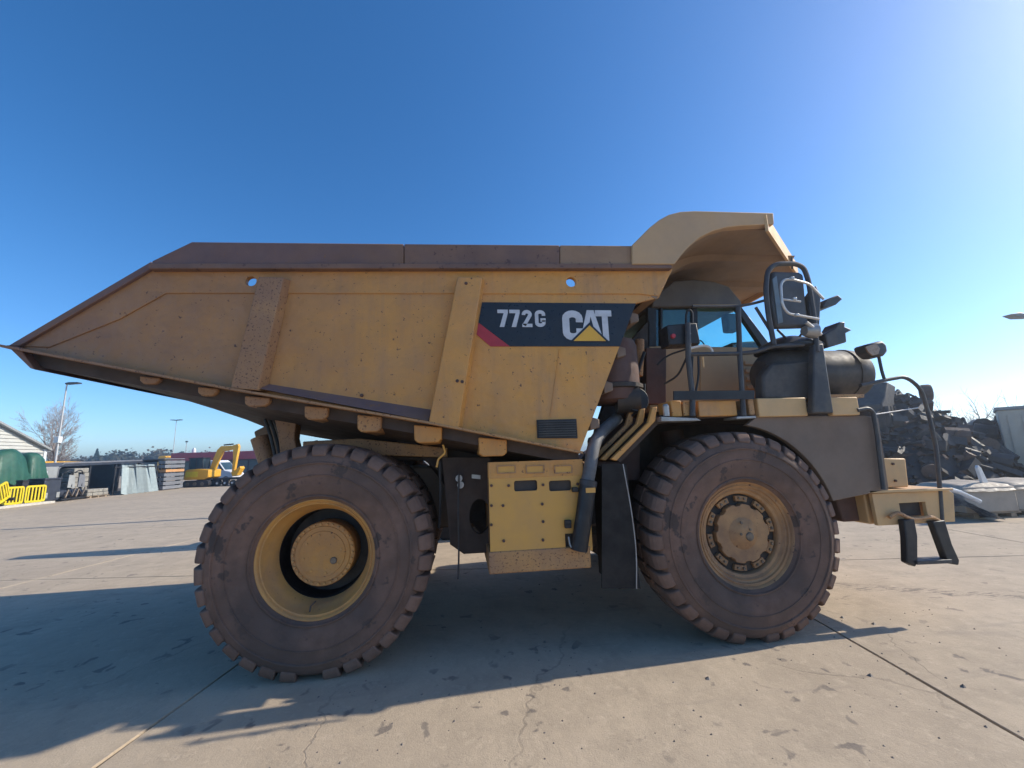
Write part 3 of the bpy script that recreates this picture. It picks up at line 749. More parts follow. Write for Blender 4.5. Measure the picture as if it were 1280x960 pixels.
for p in ((2.318, 1.426), (2.231, 1.132), (2.230, 1.104)):
    MB().box(p[0] - .03, p[0] + .03, .045, .09, p[1] - .022, p[1] + .022).build('latch', 'black', sb, bevel=.006)
MB().box(gx0, gx0 + .01, .5, .51, 1.3, 1.31).build('clip', 'dark', sb)
# air pipe running down past the box: grey above, black sleeve below
pp = fillet([(2.934, 0.450, 2.122), (2.676, 0.250, 1.970), (2.542, 0.120, 1.841), (2.476, 0.060, 1.621), (2.434, 0.040, 1.490)], .15, 6)
MB().tube(pp, .062, 18).build('air_pipe', 'grey_pipe', T)
MB().tube([(2.447, 0.040, 1.511), (2.387, 0.030, 1.223), (2.312, 0.030, 0.888)], .078, 20).build('pipe_sleeve', 'black', T)
a = Vector((2.447, 0.040, 1.504)); b2 = Vector((2.436, 0.040, 1.460)); MB().tube([a, b2], .084, 20).build('pipe_clamp', 'rail', T)
p = (2.433, -0.060, 1.424); MB().box(p[0] - .045, p[0] + .045, -.055, -.045, p[2] - .022, p[2] + .022).build('pipe_tag', 'yellow_clean', T)
MB().tube(fillet([(2.227, 0.050, 1.008), (2.232, 0.030, 0.927), (2.277, 0.010, 0.894), (2.349, 0.000, 0.892)], .04), .009, 6).build('grey_hose', 'steel', T)

# --- dark gear between the body and the cab
MB().lathe([(0, .0), (.22, .0), (.27, .03), (.285, .09), (.285, .62), (.26, .68), (0, .70)], 32, c=(2.910, 0.450, 2.279), axis='z').build('air_tank', 'red_brown', T)
o_ = (2.990, 0.620, 2.492)
MB().lathe([(.285, -.02), (.31, -.01), (.31, .03), (.285, .04)], 32, c=(2.922, 0.450, 2.438), axis='z').build('tank_band', 'dark', T)
MB().tube([(2.893, 0.350, 2.310), (3.122, 0.300, 2.317)], .15, 20).build('filter_can', 'dark', T)
a = (3.081, 0.250, 2.293); MB().lathe([(0, -.02), (.12, -.02), (.135, 0.0), (.12, .05), (0, .05)], 24, c=a).build('filter_lid', 'black', T)
MB().tube(fillet([(3.427, 0.800, 3.100), (3.414, 0.800, 2.949), (3.368, 0.800, 2.653)], .05), .055, 12).build('steering_pipe', 'yellow_worn', T)
MB().prism([(3.253, 3.000), (3.673, 3.423), (3.487, 1.420), (2.971, 1.440), (2.863, 2.010)], 1.0, 1.1).build('bulkhead', 'dark', T)
for p0, p1, r in (((3.122, 0.500, 2.616), (3.222, 0.350, 2.392), .012), ((3.035, 0.300, 2.131), (3.207, 0.300, 2.471), .014), ((3.069, 0.600, 2.758), (3.228, 0.500, 2.325), .016), ((3.428, 0.700, 2.924), (3.120, 0.500, 2.149), .02)):
    MB().tube(fillet([p0, (p0[0] * .4 + p1[0] * .6 + .05, p0[1], p0[2] * .6 + p1[2] * .4), p1], .2), r, 6).build('hose', 'black', T)
MB().prism([(2.700, 1.920), (3.256, 2.156), (3.194, 1.453), (2.670, 1.473)], .60, .64).build('heat_shield', 'red_brown', T)
# access stair sloping up to the deck
for k, (o1, yy) in enumerate(((0.0, .02), (.0, .16), (.0, .30))):
    q = [(2.675, 1.698), (3.082, 2.039), (3.137, 2.187), (3.188, 2.194), (3.157, 2.053), (2.729, 1.681)]
    dx_ = -.06 * k
    MB().prism([(a + dx_, b) for a, b in q], yy, yy + .05).build('stair_stringer', 'yellow' if k < 2 else 'yellow_worn', T, bevel=.006)
# mudflap and inner arch behind the front tyre
MB().prism([(2.586, 1.655), (2.825, 1.647), (2.871, 0.522), (2.507, 0.547)], .03, .05).build('mudflap', 'rubber_black', T)
MB().box((2.670, 1.648)[0], (2.738, 1.646)[0], .06, .62, .52, 1.62).build('mudflap', 'rubber_black', T, bevel=.01)
MB().tube(fillet([(2.782, 0.000, 1.649), (2.832, 0.000, 1.206), (2.848, 0.000, 0.849), (2.820, -0.000, 0.533)], .3), .006, 6).build('retaining_cable', 'steel', T)
# fender over the front wheel and the big side panel ahead of it
arch = [(2.790, 1.663), (3.212, 2.028), (3.714, 2.073), (4.291, 2.077), (5.642, 2.056), (5.656, 2.125), (4.301, 2.152), (3.254, 2.115), (2.720, 1.704)]
MB().prism(arch, .08, 1.2).build('fender', 'dark_brown', T)
MB().prism([(3.330, 1.809), (3.840, 2.139), (6.472, 2.080), (6.248, 0.894), (3.266, 1.036)], 1.2, 1.24).build('engine_side', 'dark', T)
sp = [(4.282, 2.077), (5.517, 2.059), (5.675, 2.030), (5.647, 1.286)] + [(XA + 1.06 * math.cos(R(a)), HZ + 1.06 * math.sin(R(a))) for a in range(14, 86, 6)]
MB().prism(sp, .06, .12).build('side_skirt', 'brown_panel', T, bevel=.006)
fx = (5.660, 1.673)[0]
MB().box(fx - .12, fx - .02, .13, FAR - .13, 1.15, 2.03).build('front_grille', 'brown_panel', T, bevel=.01)
MB().prism([(5.230, 1.301), (5.811, 1.303), (5.737, 0.940), (5.300, 0.945)], .30, 1.2).build('frame_horn', 'red_brown', T, bevel=.02)
# deck edge blocks
dk = MB().prism([(3.247, 2.241), (5.589, 2.251), (5.576, 2.183), (3.239, 2.168)], .30, FAR - .3).build('deck', 'yellow_worn', T)
for a, b2, mtl in (((4.273, 2.260), (4.821, 2.067), 'yellow_pale'), ((5.104, 2.255), (5.425, 2.063), 'yellow_pale'), ((3.334, 2.251), (3.444, 2.089), 'yellow'), ((3.460, 2.241), (3.555, 2.094), 'yellow_worn'),
                   ((3.623, 2.246), (4.037, 2.084), 'yellow'), ((4.166, 2.254), (4.231, 2.088), 'yellow_worn')):
    MB().box(a[0], b2[0], .02, .30, b2[1], a[1]).build('deck_edge', mtl, T, bevel=.01)
MB().prism([(3.202, 2.091), (3.568, 2.067), (3.616, 2.042), (3.198, 2.044)], -.02, .2).build('step_plate', 'steel', T, bevel=.004)
MB().prism([(3.997, 2.074), (4.207, 2.077), (4.204, 2.053), (3.994, 2.050)], -.02, .2).build('step_plate', 'steel', T, bevel=.004)
MB().lathe([(0, -.05), (.03, -.05), (.032, .05), (.018, .07), (0, .07)], 14, c=(3.266, 0.000, 2.145), axis='z').build('grease_bottle', 'steel', T)
MB().prism([(3.351, 2.340), (4.220, 2.336), (4.207, 2.246), (3.342, 2.252)], -.03, -.015).build('kick_plate', 'black', T)

# --- cab, set back from the near side
CN, CF = 1.0, 2.75
lower = [(3.641, 3.083), (5.105, 3.060), (5.354, 3.038), (5.220, 2.152), (3.558, 2.188)]
cab = MB().prism(lower, CN, CF).build('cab', 'yellow_canopy', T, bevel=.02)  # cab, door and louvres paler: glare over the cab put into the colour
roof = [(3.709, 3.585), (3.745, 3.727), (4.054, 3.953), (4.327, 3.981), (4.619, 3.953), (4.817, 3.888), (4.963, 3.687), (4.976, 3.609)]
MB().prism(roof, CN - .03, CF + .03).build('cab_roof', 'cab_roof', cab, bevel=.02)
MB().prism([(4.262, 3.614), (4.938, 3.622), (4.934, 3.594), (4.259, 3.587)], CN - .06, CN - .03).build('drip_rail', 'yellow_pale', cab)
for y0, y1 in ((CN, CN + .07), (CF - .07, CF)):
    for q in ([(3.667, 3.595), (3.787, 3.597), (3.736, 3.072), (3.619, 3.073)], [(3.841, 3.597), (3.874, 3.597), (3.822, 3.072), (3.790, 3.072)], [(4.284, 3.602), (4.351, 3.603), (4.312, 3.072), (4.224, 3.072)], [(4.885, 3.619), (4.977, 3.620), (5.354, 3.038), (5.216, 3.038)]):
        MB().prism(q, y0, y1).build('cab_pillar', 'black', cab, bevel=.006)
    ym = (y0 + y1) / 2
    MB().prism([(4.362, 3.603), (4.907, 3.609), (5.220, 3.060), (4.301, 3.072)], ym - .004, ym + .004).build('window', 'glass', cab)
    MB().prism([(3.787, 3.597), (4.284, 3.602), (4.224, 3.072), (3.736, 3.072)], ym - .004, ym + .004).build('window', 'glass', cab)
a, b2 = (4.953, 3.609), (5.333, 3.049)
MB().add([(a[0], CN + .07, a[1]), (a[0], CF - .07, a[1]), (b2[0], CF - .07, b2[1]), (b2[0], CN + .07, b2[1])], [(0, 1, 2, 3)]).build('windscreen', 'glass', cab)
MB().prism([(3.798, 3.597), (4.306, 3.602), (4.281, 3.383), (3.775, 3.359)], CN + .075, CN + .09).build('side_blind', 'cab_roof', cab)
st = MB().box(4.0, 4.16, 1.6, 2.2, 2.85, 3.62).build('seat', 'black', cab, bevel=.04)
MB().box(4.0, 4.55, 1.6, 2.2, 2.75, 2.9).build('seat_cushion', 'black', cab, bevel=.04)
MB().lathe([(.20, -.012), (.212, 0), (.20, .012), (.188, 0)], 24, c=(4.85, 1.9, 3.2), axis='x', closed=True).build('steering_wheel', 'black', cab)
MB().prism([(4.847, 3.153), (5.350, 3.186), (5.379, 3.064), (4.835, 3.065)], CN + .1, CF - .1).build('dashboard', 'black', cab, bevel=.02)
p = (5.052, 1.300, 3.498); MB().box(p[0] - .12, p[0] + .05, 1.25, 1.4, p[2] - .14, p[2] + .12).build('wiper_motor', 'black', cab, bevel=.03)
# cab door seam and louvres on the lower side
MB().prism([(4.313, 2.992), (4.822, 2.991), (4.835, 2.927), (4.775, 2.477), (4.254, 2.484)], CN - .018, CN).build('cab_door', 'yellow_canopy', cab, bevel=.006)
for k in range(6):
    a, b2 = (4.906, 2.873), (5.259, 2.893); z = a[1] - k * .105
    MB().prism([(a[0], z), (b2[0] - .04, z), (b2[0] - .04, z - .055), (a[0], z - .055)], CN - .022, CN - .001).build('louvre', 'yellow_canopy', cab, bevel=.008)
MB().prism([(3.526, 3.015), (3.788, 3.015), (3.718, 2.312), (3.463, 2.316)], .85, 1.0).build('corner_panel', 'red_brown', T, bevel=.01)
# black control box and lamps standing on the near deck
cbx = MB().prism([(3.381, 3.041), (3.712, 3.069), (3.730, 2.843), (3.386, 2.826)], .03, .22).build('control_box', 'black', T, bevel=.012)
for p, mtl in (((3.432, 0.020, 2.920), 'decal_red'), ((3.601, 0.020, 2.946), 'chrome')):
    MB().lathe([(0, .005), (.022, .008), (.026, .03), (0, .03)], 16, c=(p[0], 0, p[2])).build('indicator_lamp', mtl, T)
MB().tube(fillet([(3.605, 0.050, 3.068), (3.616, 0.050, 3.173), (3.658, 0.050, 3.226), (3.689, 0.050, 3.183), (3.676, 0.050, 3.068)], .04), .012, 8).build('lifting_loop', 'black', T)
MB().tube(fillet([(3.562, 0.000, 2.695), (3.571, 0.000, 2.779), (3.741, -0.000, 2.813), (3.809, 0.000, 2.796), (3.830, 0.000, 2.745)], .05), .014, 8).build('grab_handle', 'chrome', T)
MB().tube([(3.572, 0.000, 2.712), (3.775, 0.000, 2.728)], .010, 8).build('grab_bar', 'chrome', T)
p0, p1 = (3.718, 0.000, 2.694), (3.714, 0.000, 2.586); MB().tube([p0, p1], .010, 6).build('cable_tie', 'yellow_pale', T)
for q in ([(3.321, 0.200, 2.658), (3.447, 0.200, 2.762), (3.592, 0.050, 2.792)], [(3.432, 0.300, 2.468), (3.540, 0.200, 2.535), (3.606, 0.050, 2.758)], [(3.672, 0.000, 2.745), (3.652, 0.000, 2.495), (3.598, 0.000, 2.332)], [(3.605, 0.000, 2.695), (3.576, 0.000, 2.512), (3.580, 0.000, 2.316)]):
    MB().tube(fillet(q, .2, 8), .011, 6).build('cable', 'black', T)

# --- handrails on the near deck
def rail(pts, r=.02, m='rail', name='handrail', rad=.06): return MB().tube(fillet(pts, rad), r, 10).build(name, m, T)
rail([(3.593, 0.000, 3.052), (3.558, 0.000, 2.662), (3.561, 0.000, 2.300), (3.537, 0.000, 2.092)], .028, name='handrail_post')
rail([(4.179, 0.000, 3.231), (4.131, 0.000, 2.744), (4.101, 0.000, 2.325), (4.085, -0.000, 2.080)], .026, name='handrail_post')
rail([(3.573, 0.000, 2.720), (4.129, 0.000, 2.727), (4.311, 0.000, 2.743), (4.502, 0.000, 2.803), (4.875, 0.000, 2.820)], .022)
rail([(3.678, 0.020, 3.242), (4.195, 0.020, 3.248), (4.356, 0.020, 3.276), (4.569, 0.020, 3.333)], .015)
rail([(4.397, 0.020, 3.241), (4.562, 0.020, 2.914), (4.545, 0.020, 2.800)], .016)
rail([(4.680, 0.100, 3.018), (4.769, 0.100, 2.919)], .012); rail([(5.005, 0.100, 3.010), (4.913, 0.100, 2.919)], .012)

# --- air cleaners on the deck
c0, c1 = (5.389, 2.584), (5.998, 2.579)
acz = c0[1]
MB().lathe([(0, c0[0] - .6), (.25, c0[0] - .6), (.285, c0[0] - .55), (.29, c0[0]), (.29, c1[0] - .25), (.30, c1[0] - .25), (.30, c1[0] - .21), (.29, c1[0] - .21), (.29, c1[0] - .14), (.27, c1[0] - .06), (.20, c1[0] - .01), (0, c1[0])], 40, c=(0, .50, acz), axis='x').build('air_cleaner', 'air_cleaner', T)
d0 = (4.578, 2.562)
MB().lathe([(0, d0[0]), (.16, d0[0] + .02), (.24, d0[0] + .10), (.285, d0[0] + .22), (.29, d0[0] + .5), (0, d0[0] + .5)], 36, c=(0, .36, d0[1]), axis='x').build('air_cleaner', 'air_cleaner', T)
MB().lathe([(.0, .13), (.12, .12), (.26, .06), (.34, 0), (.34, -.03), (0, -.03)], 32, c=(4.946, 0.300, 2.855), axis='z').build('intake_cap', 'black', T)
MB().prism([(4.407, 2.507), (4.528, 2.636), (5.064, 2.677), (4.989, 2.241), (4.370, 2.251)], .06, .20).build('cleaner_bracket', 'air_cleaner', T, bevel=.03)
MB().prism([(4.511, 2.303), (5.601, 2.294), (5.594, 2.258), (4.506, 2.267)], .1, .8).build('cleaner_base', 'yellow_worn', T)

# --- mirror on its tube frame
MB().prism([(4.939, 2.806), (5.054, 2.823), (5.043, 2.082), (4.807, 2.087)], -.06, .02).build('mirror_post', 'rail', T, bevel=.015)
rail([(4.972, -0.050, 2.729), (5.003, -0.050, 3.123), (5.006, -0.050, 3.530), (4.973, -0.050, 3.677), (4.875, -0.050, 3.717), (4.645, -0.050, 3.707), (4.540, -0.050, 3.631), (4.484, -0.050, 3.412), (4.473, -0.050, 3.119), (4.490, -0.050, 2.807)], .026, name='mirror_frame', rad=.09)
mr = MB().prism([(4.598, 3.628), (4.912, 3.625), (4.966, 3.598), (4.947, 3.367), (4.934, 3.006), (4.549, 2.995), (4.528, 3.289)], -.05, .05).build('mirror', 'mirror_back', T, bevel=.03)
MB().prism([(4.573, 3.526), (4.626, 3.563), (4.622, 3.049), (4.564, 3.031)], -.062, -.05).build('mirror_rim', 'steel_blue', mr)
rail([(4.955, -0.150, 3.054), (4.591, -0.170, 3.104), (4.535, -0.180, 3.203), (4.554, -0.180, 3.412), (4.594, -0.180, 3.465), (4.687, -0.180, 3.476), (4.910, -0.150, 3.440), (5.079, -0.120, 3.285)], .013, 'chrome', 'mirror_guard', .05)
rail([(4.535, -0.180, 3.255), (4.748, -0.180, 3.231)], .011, 'chrome', 'guard_bar')
for p in ((4.689, -0.180, 3.484), (4.679, -0.180, 3.257), (4.678, -0.180, 3.084)):
    MB().box(p[0] - .018, p[0] + .018, -.20, -.16, p[2] - .014, p[2] + .014).build('guard_clip', 'chrome', T, bevel=.004)
MB().prism([(4.983, 3.350), (5.090, 3.471), (5.126, 3.343), (5.039, 2.956), (4.950, 2.982)], -.05, .03).build('frame_gusset', 'rail', T, bevel=.01)
MB().prism([(5.267, 3.345), (5.405, 3.394), (5.457, 3.348), (5.365, 3.281), (5.200, 3.242), (5.205, 3.270)], .02, .25).build('spot_mirror', 'rail', T, bevel=.008)
rail([(4.894, 0.000, 3.812), (4.883, 0.000, 3.680)], .010)
MB().prism([(5.168, 2.947), (5.307, 3.011), (5.369, 3.085), (5.439, 3.086), (5.428, 3.030), (5.511, 2.994), (5.425, 2.957), (5.416, 2.856), (5.180, 2.793)], .02, .22).build('horn_bracket', 'rail', T, bevel=.012)
MB().lathe([(0, -.07), (.05, -.07), (.075, .0), (.085, .05), (0, .06)], 20, c=(4.927, -0.050, 2.955), axis='x').build('work_lamp', 'steel', T)
MB().tube(fillet([(4.850, -0.100, 3.035), (4.947, -0.100, 2.957), (5.043, -0.050, 2.920)], .06), .02, 8).build('lamp_arm', 'chrome', T)

# --- front rails, signal lamp, bumper and hanging step
rail([(5.572, 0.100, 2.389), (5.899, 0.100, 2.447), (6.136, 0.100, 2.481), (6.243, 0.100, 2.417), (6.322, 0.100, 2.317), (6.350, 0.100, 2.041), (6.358, 0.100, 1.694), (6.308, 0.100, 1.316), (6.250, 0.100, 0.950)], .020, rad=.10)
rail([(5.396, 0.020, 2.113), (5.523, 0.020, 2.132), (5.581, 0.020, 2.092), (5.578, 0.020, 1.840), (5.540, 0.020, 1.296)], .022, rad=.05)
rail([(5.634, 0.100, 2.065), (6.230, 0.100, 2.132)], .006, 'chrome', 'rail_chain')
rail([(5.885, 0.100, 2.430), (5.868, 0.100, 2.537), (5.886, 0.120, 2.760)], .016)
(la, lb) = (5.690, 0.100, 2.792), (5.905, 0.100, 2.764)
MB().prism([(5.679, 2.838), (5.868, 2.879), (5.918, 2.828), (5.913, 2.755), (5.861, 2.700), (5.772, 2.701), (5.703, 2.756)], .03, .22).build('signal_lamp', 'rail', T, bevel=.025)
MB().prism([(5.628, 2.801), (5.763, 2.837), (5.801, 2.783), (5.768, 2.720), (5.696, 2.702), (5.646, 2.747)], .015, .03).build('lamp_lens', 'lamp_lens', T)
bp = [(5.482, 1.250), (6.406, 1.244), (6.457, 1.209), (6.406, 0.924), (5.492, 0.930)]
(ra, rbz) = (5.781, 1.140), (6.094, 0.996)
bmp = MB().plate(bp, [[(ra[0], rbz[1]), (rbz[0], rbz[1]), (rbz[0], ra[1]), (ra[0], ra[1])]], .10, .14).build('bumper', 'yellow_pale', T, bevel=.004)
MB().prism(bp, .19, FAR - .19).build('bumper_beam', 'yellow_pale', bmp, bevel=.015)
MB().prism([(5.412, 1.287), (6.415, 1.270), (6.409, 1.246), (5.425, 1.259)], .06, FAR - .1).build('bumper_deck', 'yellow_pale', bmp, bevel=.004)
MB().box(ra[0], rbz[0], .165, .185, rbz[1], ra[1]).build('recess_back', 'dark', bmp)
MB().prism([(5.757, 1.603), (6.031, 1.594), (6.004, 1.289), (5.693, 1.293)], .16, .34).build('bumper_post', 'yellow_pale', bmp, bevel=.015)
bolts(bolts(MB(), .0001, 1, .161, .145, .014, 0, (5.855, 1.540)), .0001, 1, .161, .145, .014, 0, (5.847, 1.364)).build('post_bolts', 'red_brown', bmp)
MB().prism([(5.713, 0.984), (5.836, 0.994), (5.835, 0.821), (5.779, 0.570), (5.743, 0.534), (5.661, 0.577), (5.703, 0.813)], .02, .09).build('step_strap', 'black', T, bevel=.01)
MB().prism([(6.043, 0.952), (6.188, 0.961), (6.216, 0.722), (6.263, 0.564), (6.242, 0.519), (6.125, 0.542)], .02, .09).build('step_strap', 'black', T, bevel=.01)
MB().prism([(5.756, 0.594), (6.155, 0.586), (6.145, 0.548), (5.748, 0.557)], .0, .14).build('step_rung', 'rail', T, bevel=.006)
MB().tube(fillet([(5.591, 0.060, 1.012), (5.683, 0.050, 1.064), (5.821, 0.040, 0.980), (6.073, 0.050, 0.998), (6.165, 0.050, 0.946)], .1), .02, 8).build('step_hanger', 'yellow_worn', T)
for o in T.children_recursive:
    if o.name.split('.')[0] in ('hub_bolts', 'cap_bolts', 'clamp_bolts', 'boss_bolts', 'panel_bolts', 'post_bolts'): o['kind'] = 'stuff'

# ================================================================== the yard behind
M['clad'] = mat('cream_cladding', (.56, .555, .50), (.50, .49, .44), 2, rough=.55)
M['trim_white'] = mat('white_trim', (.75, .77, .77), (.66, .68, .68), 3, rough=.5)
M['roof_grey'] = mat('grey_roof_sheet', (.34, .35, .34), (.27, .28, .27), 2, rough=.6)
M['green_tarp'] = mat('green_tarpaulin', (.018, .085, .05), (.035, .13, .08), 3, rough=.5)
M['barrier'] = mat('yellow_plastic', (.80, .62, .015), (.72, .52, .02), 3, rough=.45)
M['wood'] = mat('weathered_pallet_wood', (.36, .27, .18), (.24, .18, .12), 6, rough=.85, stretch=(1, 6, 1))
M['stone'] = mat('grey_stone_block', (.33, .31, .26), (.24, .22, .19), 7, rough=.9, bump=.006, bscale=20)
M['galv'] = mat('galvanised_sheet', (.40, .46, .44), (.30, .35, .34), 4, .4, .7, .5, metal=.25, spread=.35)
M['grey_board'] = mat('grey_painted_board', (.20, .21, .23), (.15, .155, .17), 4, rough=.7, spread=.15)
M['orange_board'] = mat('bare_orange_timber', (.62, .33, .14), (.5, .26, .11), 5, rough=.8)
M['dark_blue'] = mat('dark_blue_grey_steel', (.025, .03, .045), (.05, .055, .07), 3, rough=.5)
M['dark_inside'] = mat('dark_sheet', (.02, .02, .023), (.035, .034, .035), 3, rough=.8)
M['machine_yellow'] = mat('machine_yellow', (.80, .42, .02), (.70, .36, .03), 3, rough=.45)
M['maroon'] = mat('maroon_fascia', (.32, .02, .045), (.26, .018, .04), 1.5, rough=.5)
M['teal_glass'] = mat('dark_teal_glazing', (.03, .06, .075), (.05, .08, .09), 1, rough=.15)
M['van_white'] = mat('white_van_paint', (.78, .79, .80), (.70, .71, .72), 2, rough=.35)
M['pole'] = mat('galvanised_pole', (.52, .52, .50), (.44, .44, .43), 4, rough=.5)
M['bark'] = mat('grey_brown_bark', (.20, .16, .135), (.13, .105, .09), 6, rough=.9)
M['twig'] = mat('pale_brown_twigs', (.33, .27, .24), (.25, .205, .185), 2, rough=.9)
M['far_leaf'] = mat('dull_winter_foliage', (.075, .07, .05), (.045, .055, .035), .8, rough=.9)
M['far_leaf2'] = mat('brown_winter_foliage', (.13, .10, .065), (.085, .07, .05), .8, rough=.9)
M['conifer'] = mat('dark_conifer', (.02, .04, .025), (.03, .05, .03), .8, rough=.9)
M['crate'] = mat('beige_wrap', (.44, .37, .29), (.36, .30, .24), 3, rough=.7, bump=.004, bscale=12)
M['cover_beige'] = mat('beige_plastic_cover', (.45, .38, .29), (.36, .30, .23), 5, rough=.65, bump=.004, bscale=25)
M['sheet_white'] = mat('white_plastic_sheet', (.72, .72, .70), (.6, .6, .58), 5, rough=.5, bump=.004, bscale=25)
M['blue_wrap'] = mat('blue_plastic_wrap', (.06, .10, .19), (.30, .38, .48), 7, .45, .6, .35, bump=.01, bscale=16)
M['container'] = mat('pale_beige_paint', (.60, .52, .40), (.50, .43, .33), 2, rough=.6)
M['kerb'] = mat('pale_kerb', (.60, .56, .48), (.48, .45, .39), 4, rough=.9)
M['sign_brown'] = mat('brown_sign', (.14, .09, .07), rough=.6)
LR = R(90)                                    # things in the left row face the yard (+x); local x runs away from the camera

# --- cream clad warehouse at the far left
wh = thing('warehouse', 'cream metal clad warehouse with shallow gable roof at the left edge', 'building', (-29, 20, 0), LR)
HB = 10.65                                    # right corner, along local x
def gable(x): return 3.35 + (HB - x) * .46 if x > 4.4 else 3.35 + (HB - 4.4) * .46 - (4.4 - x) * .46
MB().prism([(-2, 0), (HB, 0), (HB, 3.35), (4.4, gable(4.4)), (-2, gable(-2))], .06, 14).build('wall', 'clad', wh)
for k in range(27):                           # lapped cladding boards
    z0, z1 = .02 + k * .235, .02 + (k + 1) * .235 - .03
    if z1 > 6.1: break
    xr = HB if z1 < 3.35 else HB - (z1 - 3.35) / .46
    xl = max(-2, 4.4 - (6.2 - z1) / .46) if z1 > 3.35 else -2
    if xr - xl > .4: MB().add([(xl, .055, z1), (xr, .055, z1), (xr, 0, z0), (xl, 0, z0), (xl, .058, z0 - .01), (xr, .058, z0 - .01)], [(0, 1, 2, 3), (3, 2, 5, 4)]).build('cladding_board', 'clad', wh)
MB().box(HB - .02, HB + .18, -.04, .12, 0, 3.35).build('corner_trim', 'trim_white', wh)
rf = MB()
rf.prism([(4.4, gable(4.4)), (HB + .3, 3.22), (HB + .3, 3.36), (4.4, gable(4.4) + .14)], -.25, 14.2)
rf.prism([(4.4, gable(4.4)), (4.4, gable(4.4) + .14), (-2, gable(-2) + .14), (-2, gable(-2))], -.25, 14.2)
rf.build('roof', 'roof_grey', wh)
MB().box(HB - 5, HB + .1, -.02, .0, 3.02, 3.12).build('band', 'roof_grey', wh)

# --- green tarpaulin covered stacks
def tarp(loc, w, d, h, seed, label):
    t = thing('covered_stack', label, 'covered stack', loc, LR, 'green covered stacks beside the warehouse')
    rnd = random.Random(seed); nx, ny = 15, 9; vs = []; fs = []
    for i in range(nx):
        for j in range(ny):
            x, y = -w / 2 + w * i / (nx - 1), d * j / (ny - 1)
            ex = min(1, min(i, nx - 1 - i) / 2.0); ey = min(1, min(j, ny - 1 - j) / 1.5)
            z = h * (.52 + .36 * min(ex, ey) ** .6 + .12 * math.sin(math.pi * i / (nx - 1))) + .10 * mnoise.noise((x * 1.7 + seed, y * 1.7, 0))
            vs.append((x, y, z))
    for i in range(nx - 1):
        for j in range(ny - 1): fs.append((i * ny + j, (i + 1) * ny + j, (i + 1) * ny + j + 1, i * ny + j + 1))
    edge = [i * ny for i in range(nx)] + [(nx - 1) * ny + j for j in range(1, ny)] + [i * ny + ny - 1 for i in range(nx - 2, -1, -1)] + [j for j in range(ny - 2, 0, -1)]
    n0 = len(vs)
    for q, e in enumerate(edge):
        x, y, z = vs[e]; k = 1.05 + .05 * math.sin(q * 1.9); vs.append((x * k, (y - d / 2) * k + d / 2, h * .38 + .08 * math.sin(q * 1.3 + seed)))
    for q in range(len(edge)): fs.append((edge[q], edge[(q + 1) % len(edge)], n0 + (q + 1) % len(edge), n0 + q))
    MB().add(vs, fs).build('tarpaulin', 'green_tarp', t, angle=60)
    MB().box(-w / 2 + .05, w / 2 - .05, .05, d - .05, .12, h * .55).build('stack', 'dark_inside', t)
    for k in (-1, 0, 1): MB().box(k * w * .42 - .06, k * w * .42 + .06, .04, d - .04, 0, .12).build('bearer', 'wood', t)
tarp((-23.0, 20.6, 0), 1.5, 1.6, 3.05, 1, 'green tarpaulin covered stack cut by the left edge of the picture')
tarp((-23.0, 22.35, 0), 1.75, 1.6, 3.02, 2, 'widest green tarpaulin covered stack, between two others')
tarp((-23.0, 23.75, 0), 1.05, 1.5, 2.85, 3, 'narrow green tarpaulin covered stack next to the lamp post')

# --- yellow plastic road barriers
def barrier_proto():
    t = thing('road_barrier', '', 'barrier', (0, 0, 0), LR, 'yellow plastic barriers in front of the covered stacks')
    w, h = 1.0, 1.02
    MB().plate(rrect(-w / 2, w / 2, .10, h, .13, 5), [rrect(-w / 2 + .08, w / 2 - .08, .22, h - .10, .06, 4)], -.03, .03).build('frame', 'barrier', t, bevel=.008)
    for k in range(5):
        x = -w / 2 + .08 + (w - .16) * (k + .5) / 5
        MB().prism(rrect(x - .036, x + .036, .20, h - .08, .02, 2), -.02, .02).build('bar', 'barrier', t)
    for s in (-1, 1): MB().prism([(s * .36 - .05, .0), (s * .36 + .05, .0), (s * .36 + .04, .13), (s * .36 - .04, .13)], -.22, .22).build('foot', 'dark_inside', t)
    return t
bar = barrier_proto()
for k, (y, x, rz, ry, lb) in enumerate(((21.12, -21.75, LR, 0, 'yellow plastic barrier with upright bars, left of the dark bin'), (22.25, -21.75, LR - .12, 0, 'yellow plastic barrier with upright bars, between the dark bin and lamp post'),
                                     (20.35, -21.45, LR + .25, -.42, 'yellow plastic barrier tipped over at the left edge of the picture'))):
    o = bar if k == 0 else copy_tree(bar)
    o.location = (x, y, 0.0 if k < 2 else .22); o.rotation_euler = Euler((0, ry, rz)); o['label'] = lb
# dark bin between the barriers
b_ = thing('wheeled_bin', 'black wheeled bin standing between two yellow barriers', 'bin', (-21.95, 21.70, 0), LR)
MB().prism([(-.13, .12), (.13, .12), (.16, 1.25), (-.16, 1.25)], -.16, .16).build('bin_body', 'dark_inside', b_, bevel=.02)
MB().prism([(-.18, 1.25), (.18, 1.25), (.17, 1.33), (-.17, 1.33)], -.18, .18).build('lid', 'black', b_, bevel=.02)
for s in (-1, 1): MB().lathe([(0, -.03), (.11, -.03), (.11, .03), (0, .03)], 16, c=(s * .12, .12, .11)).build('wheel', 'black', b_)
kb = MB().box(-.2, .2, -6, 2.1, 0, .13).build('kerb', 'kerb', loc=(-21.3, 20.6, 0), bevel=.02); kb['kind'] = 'structure'

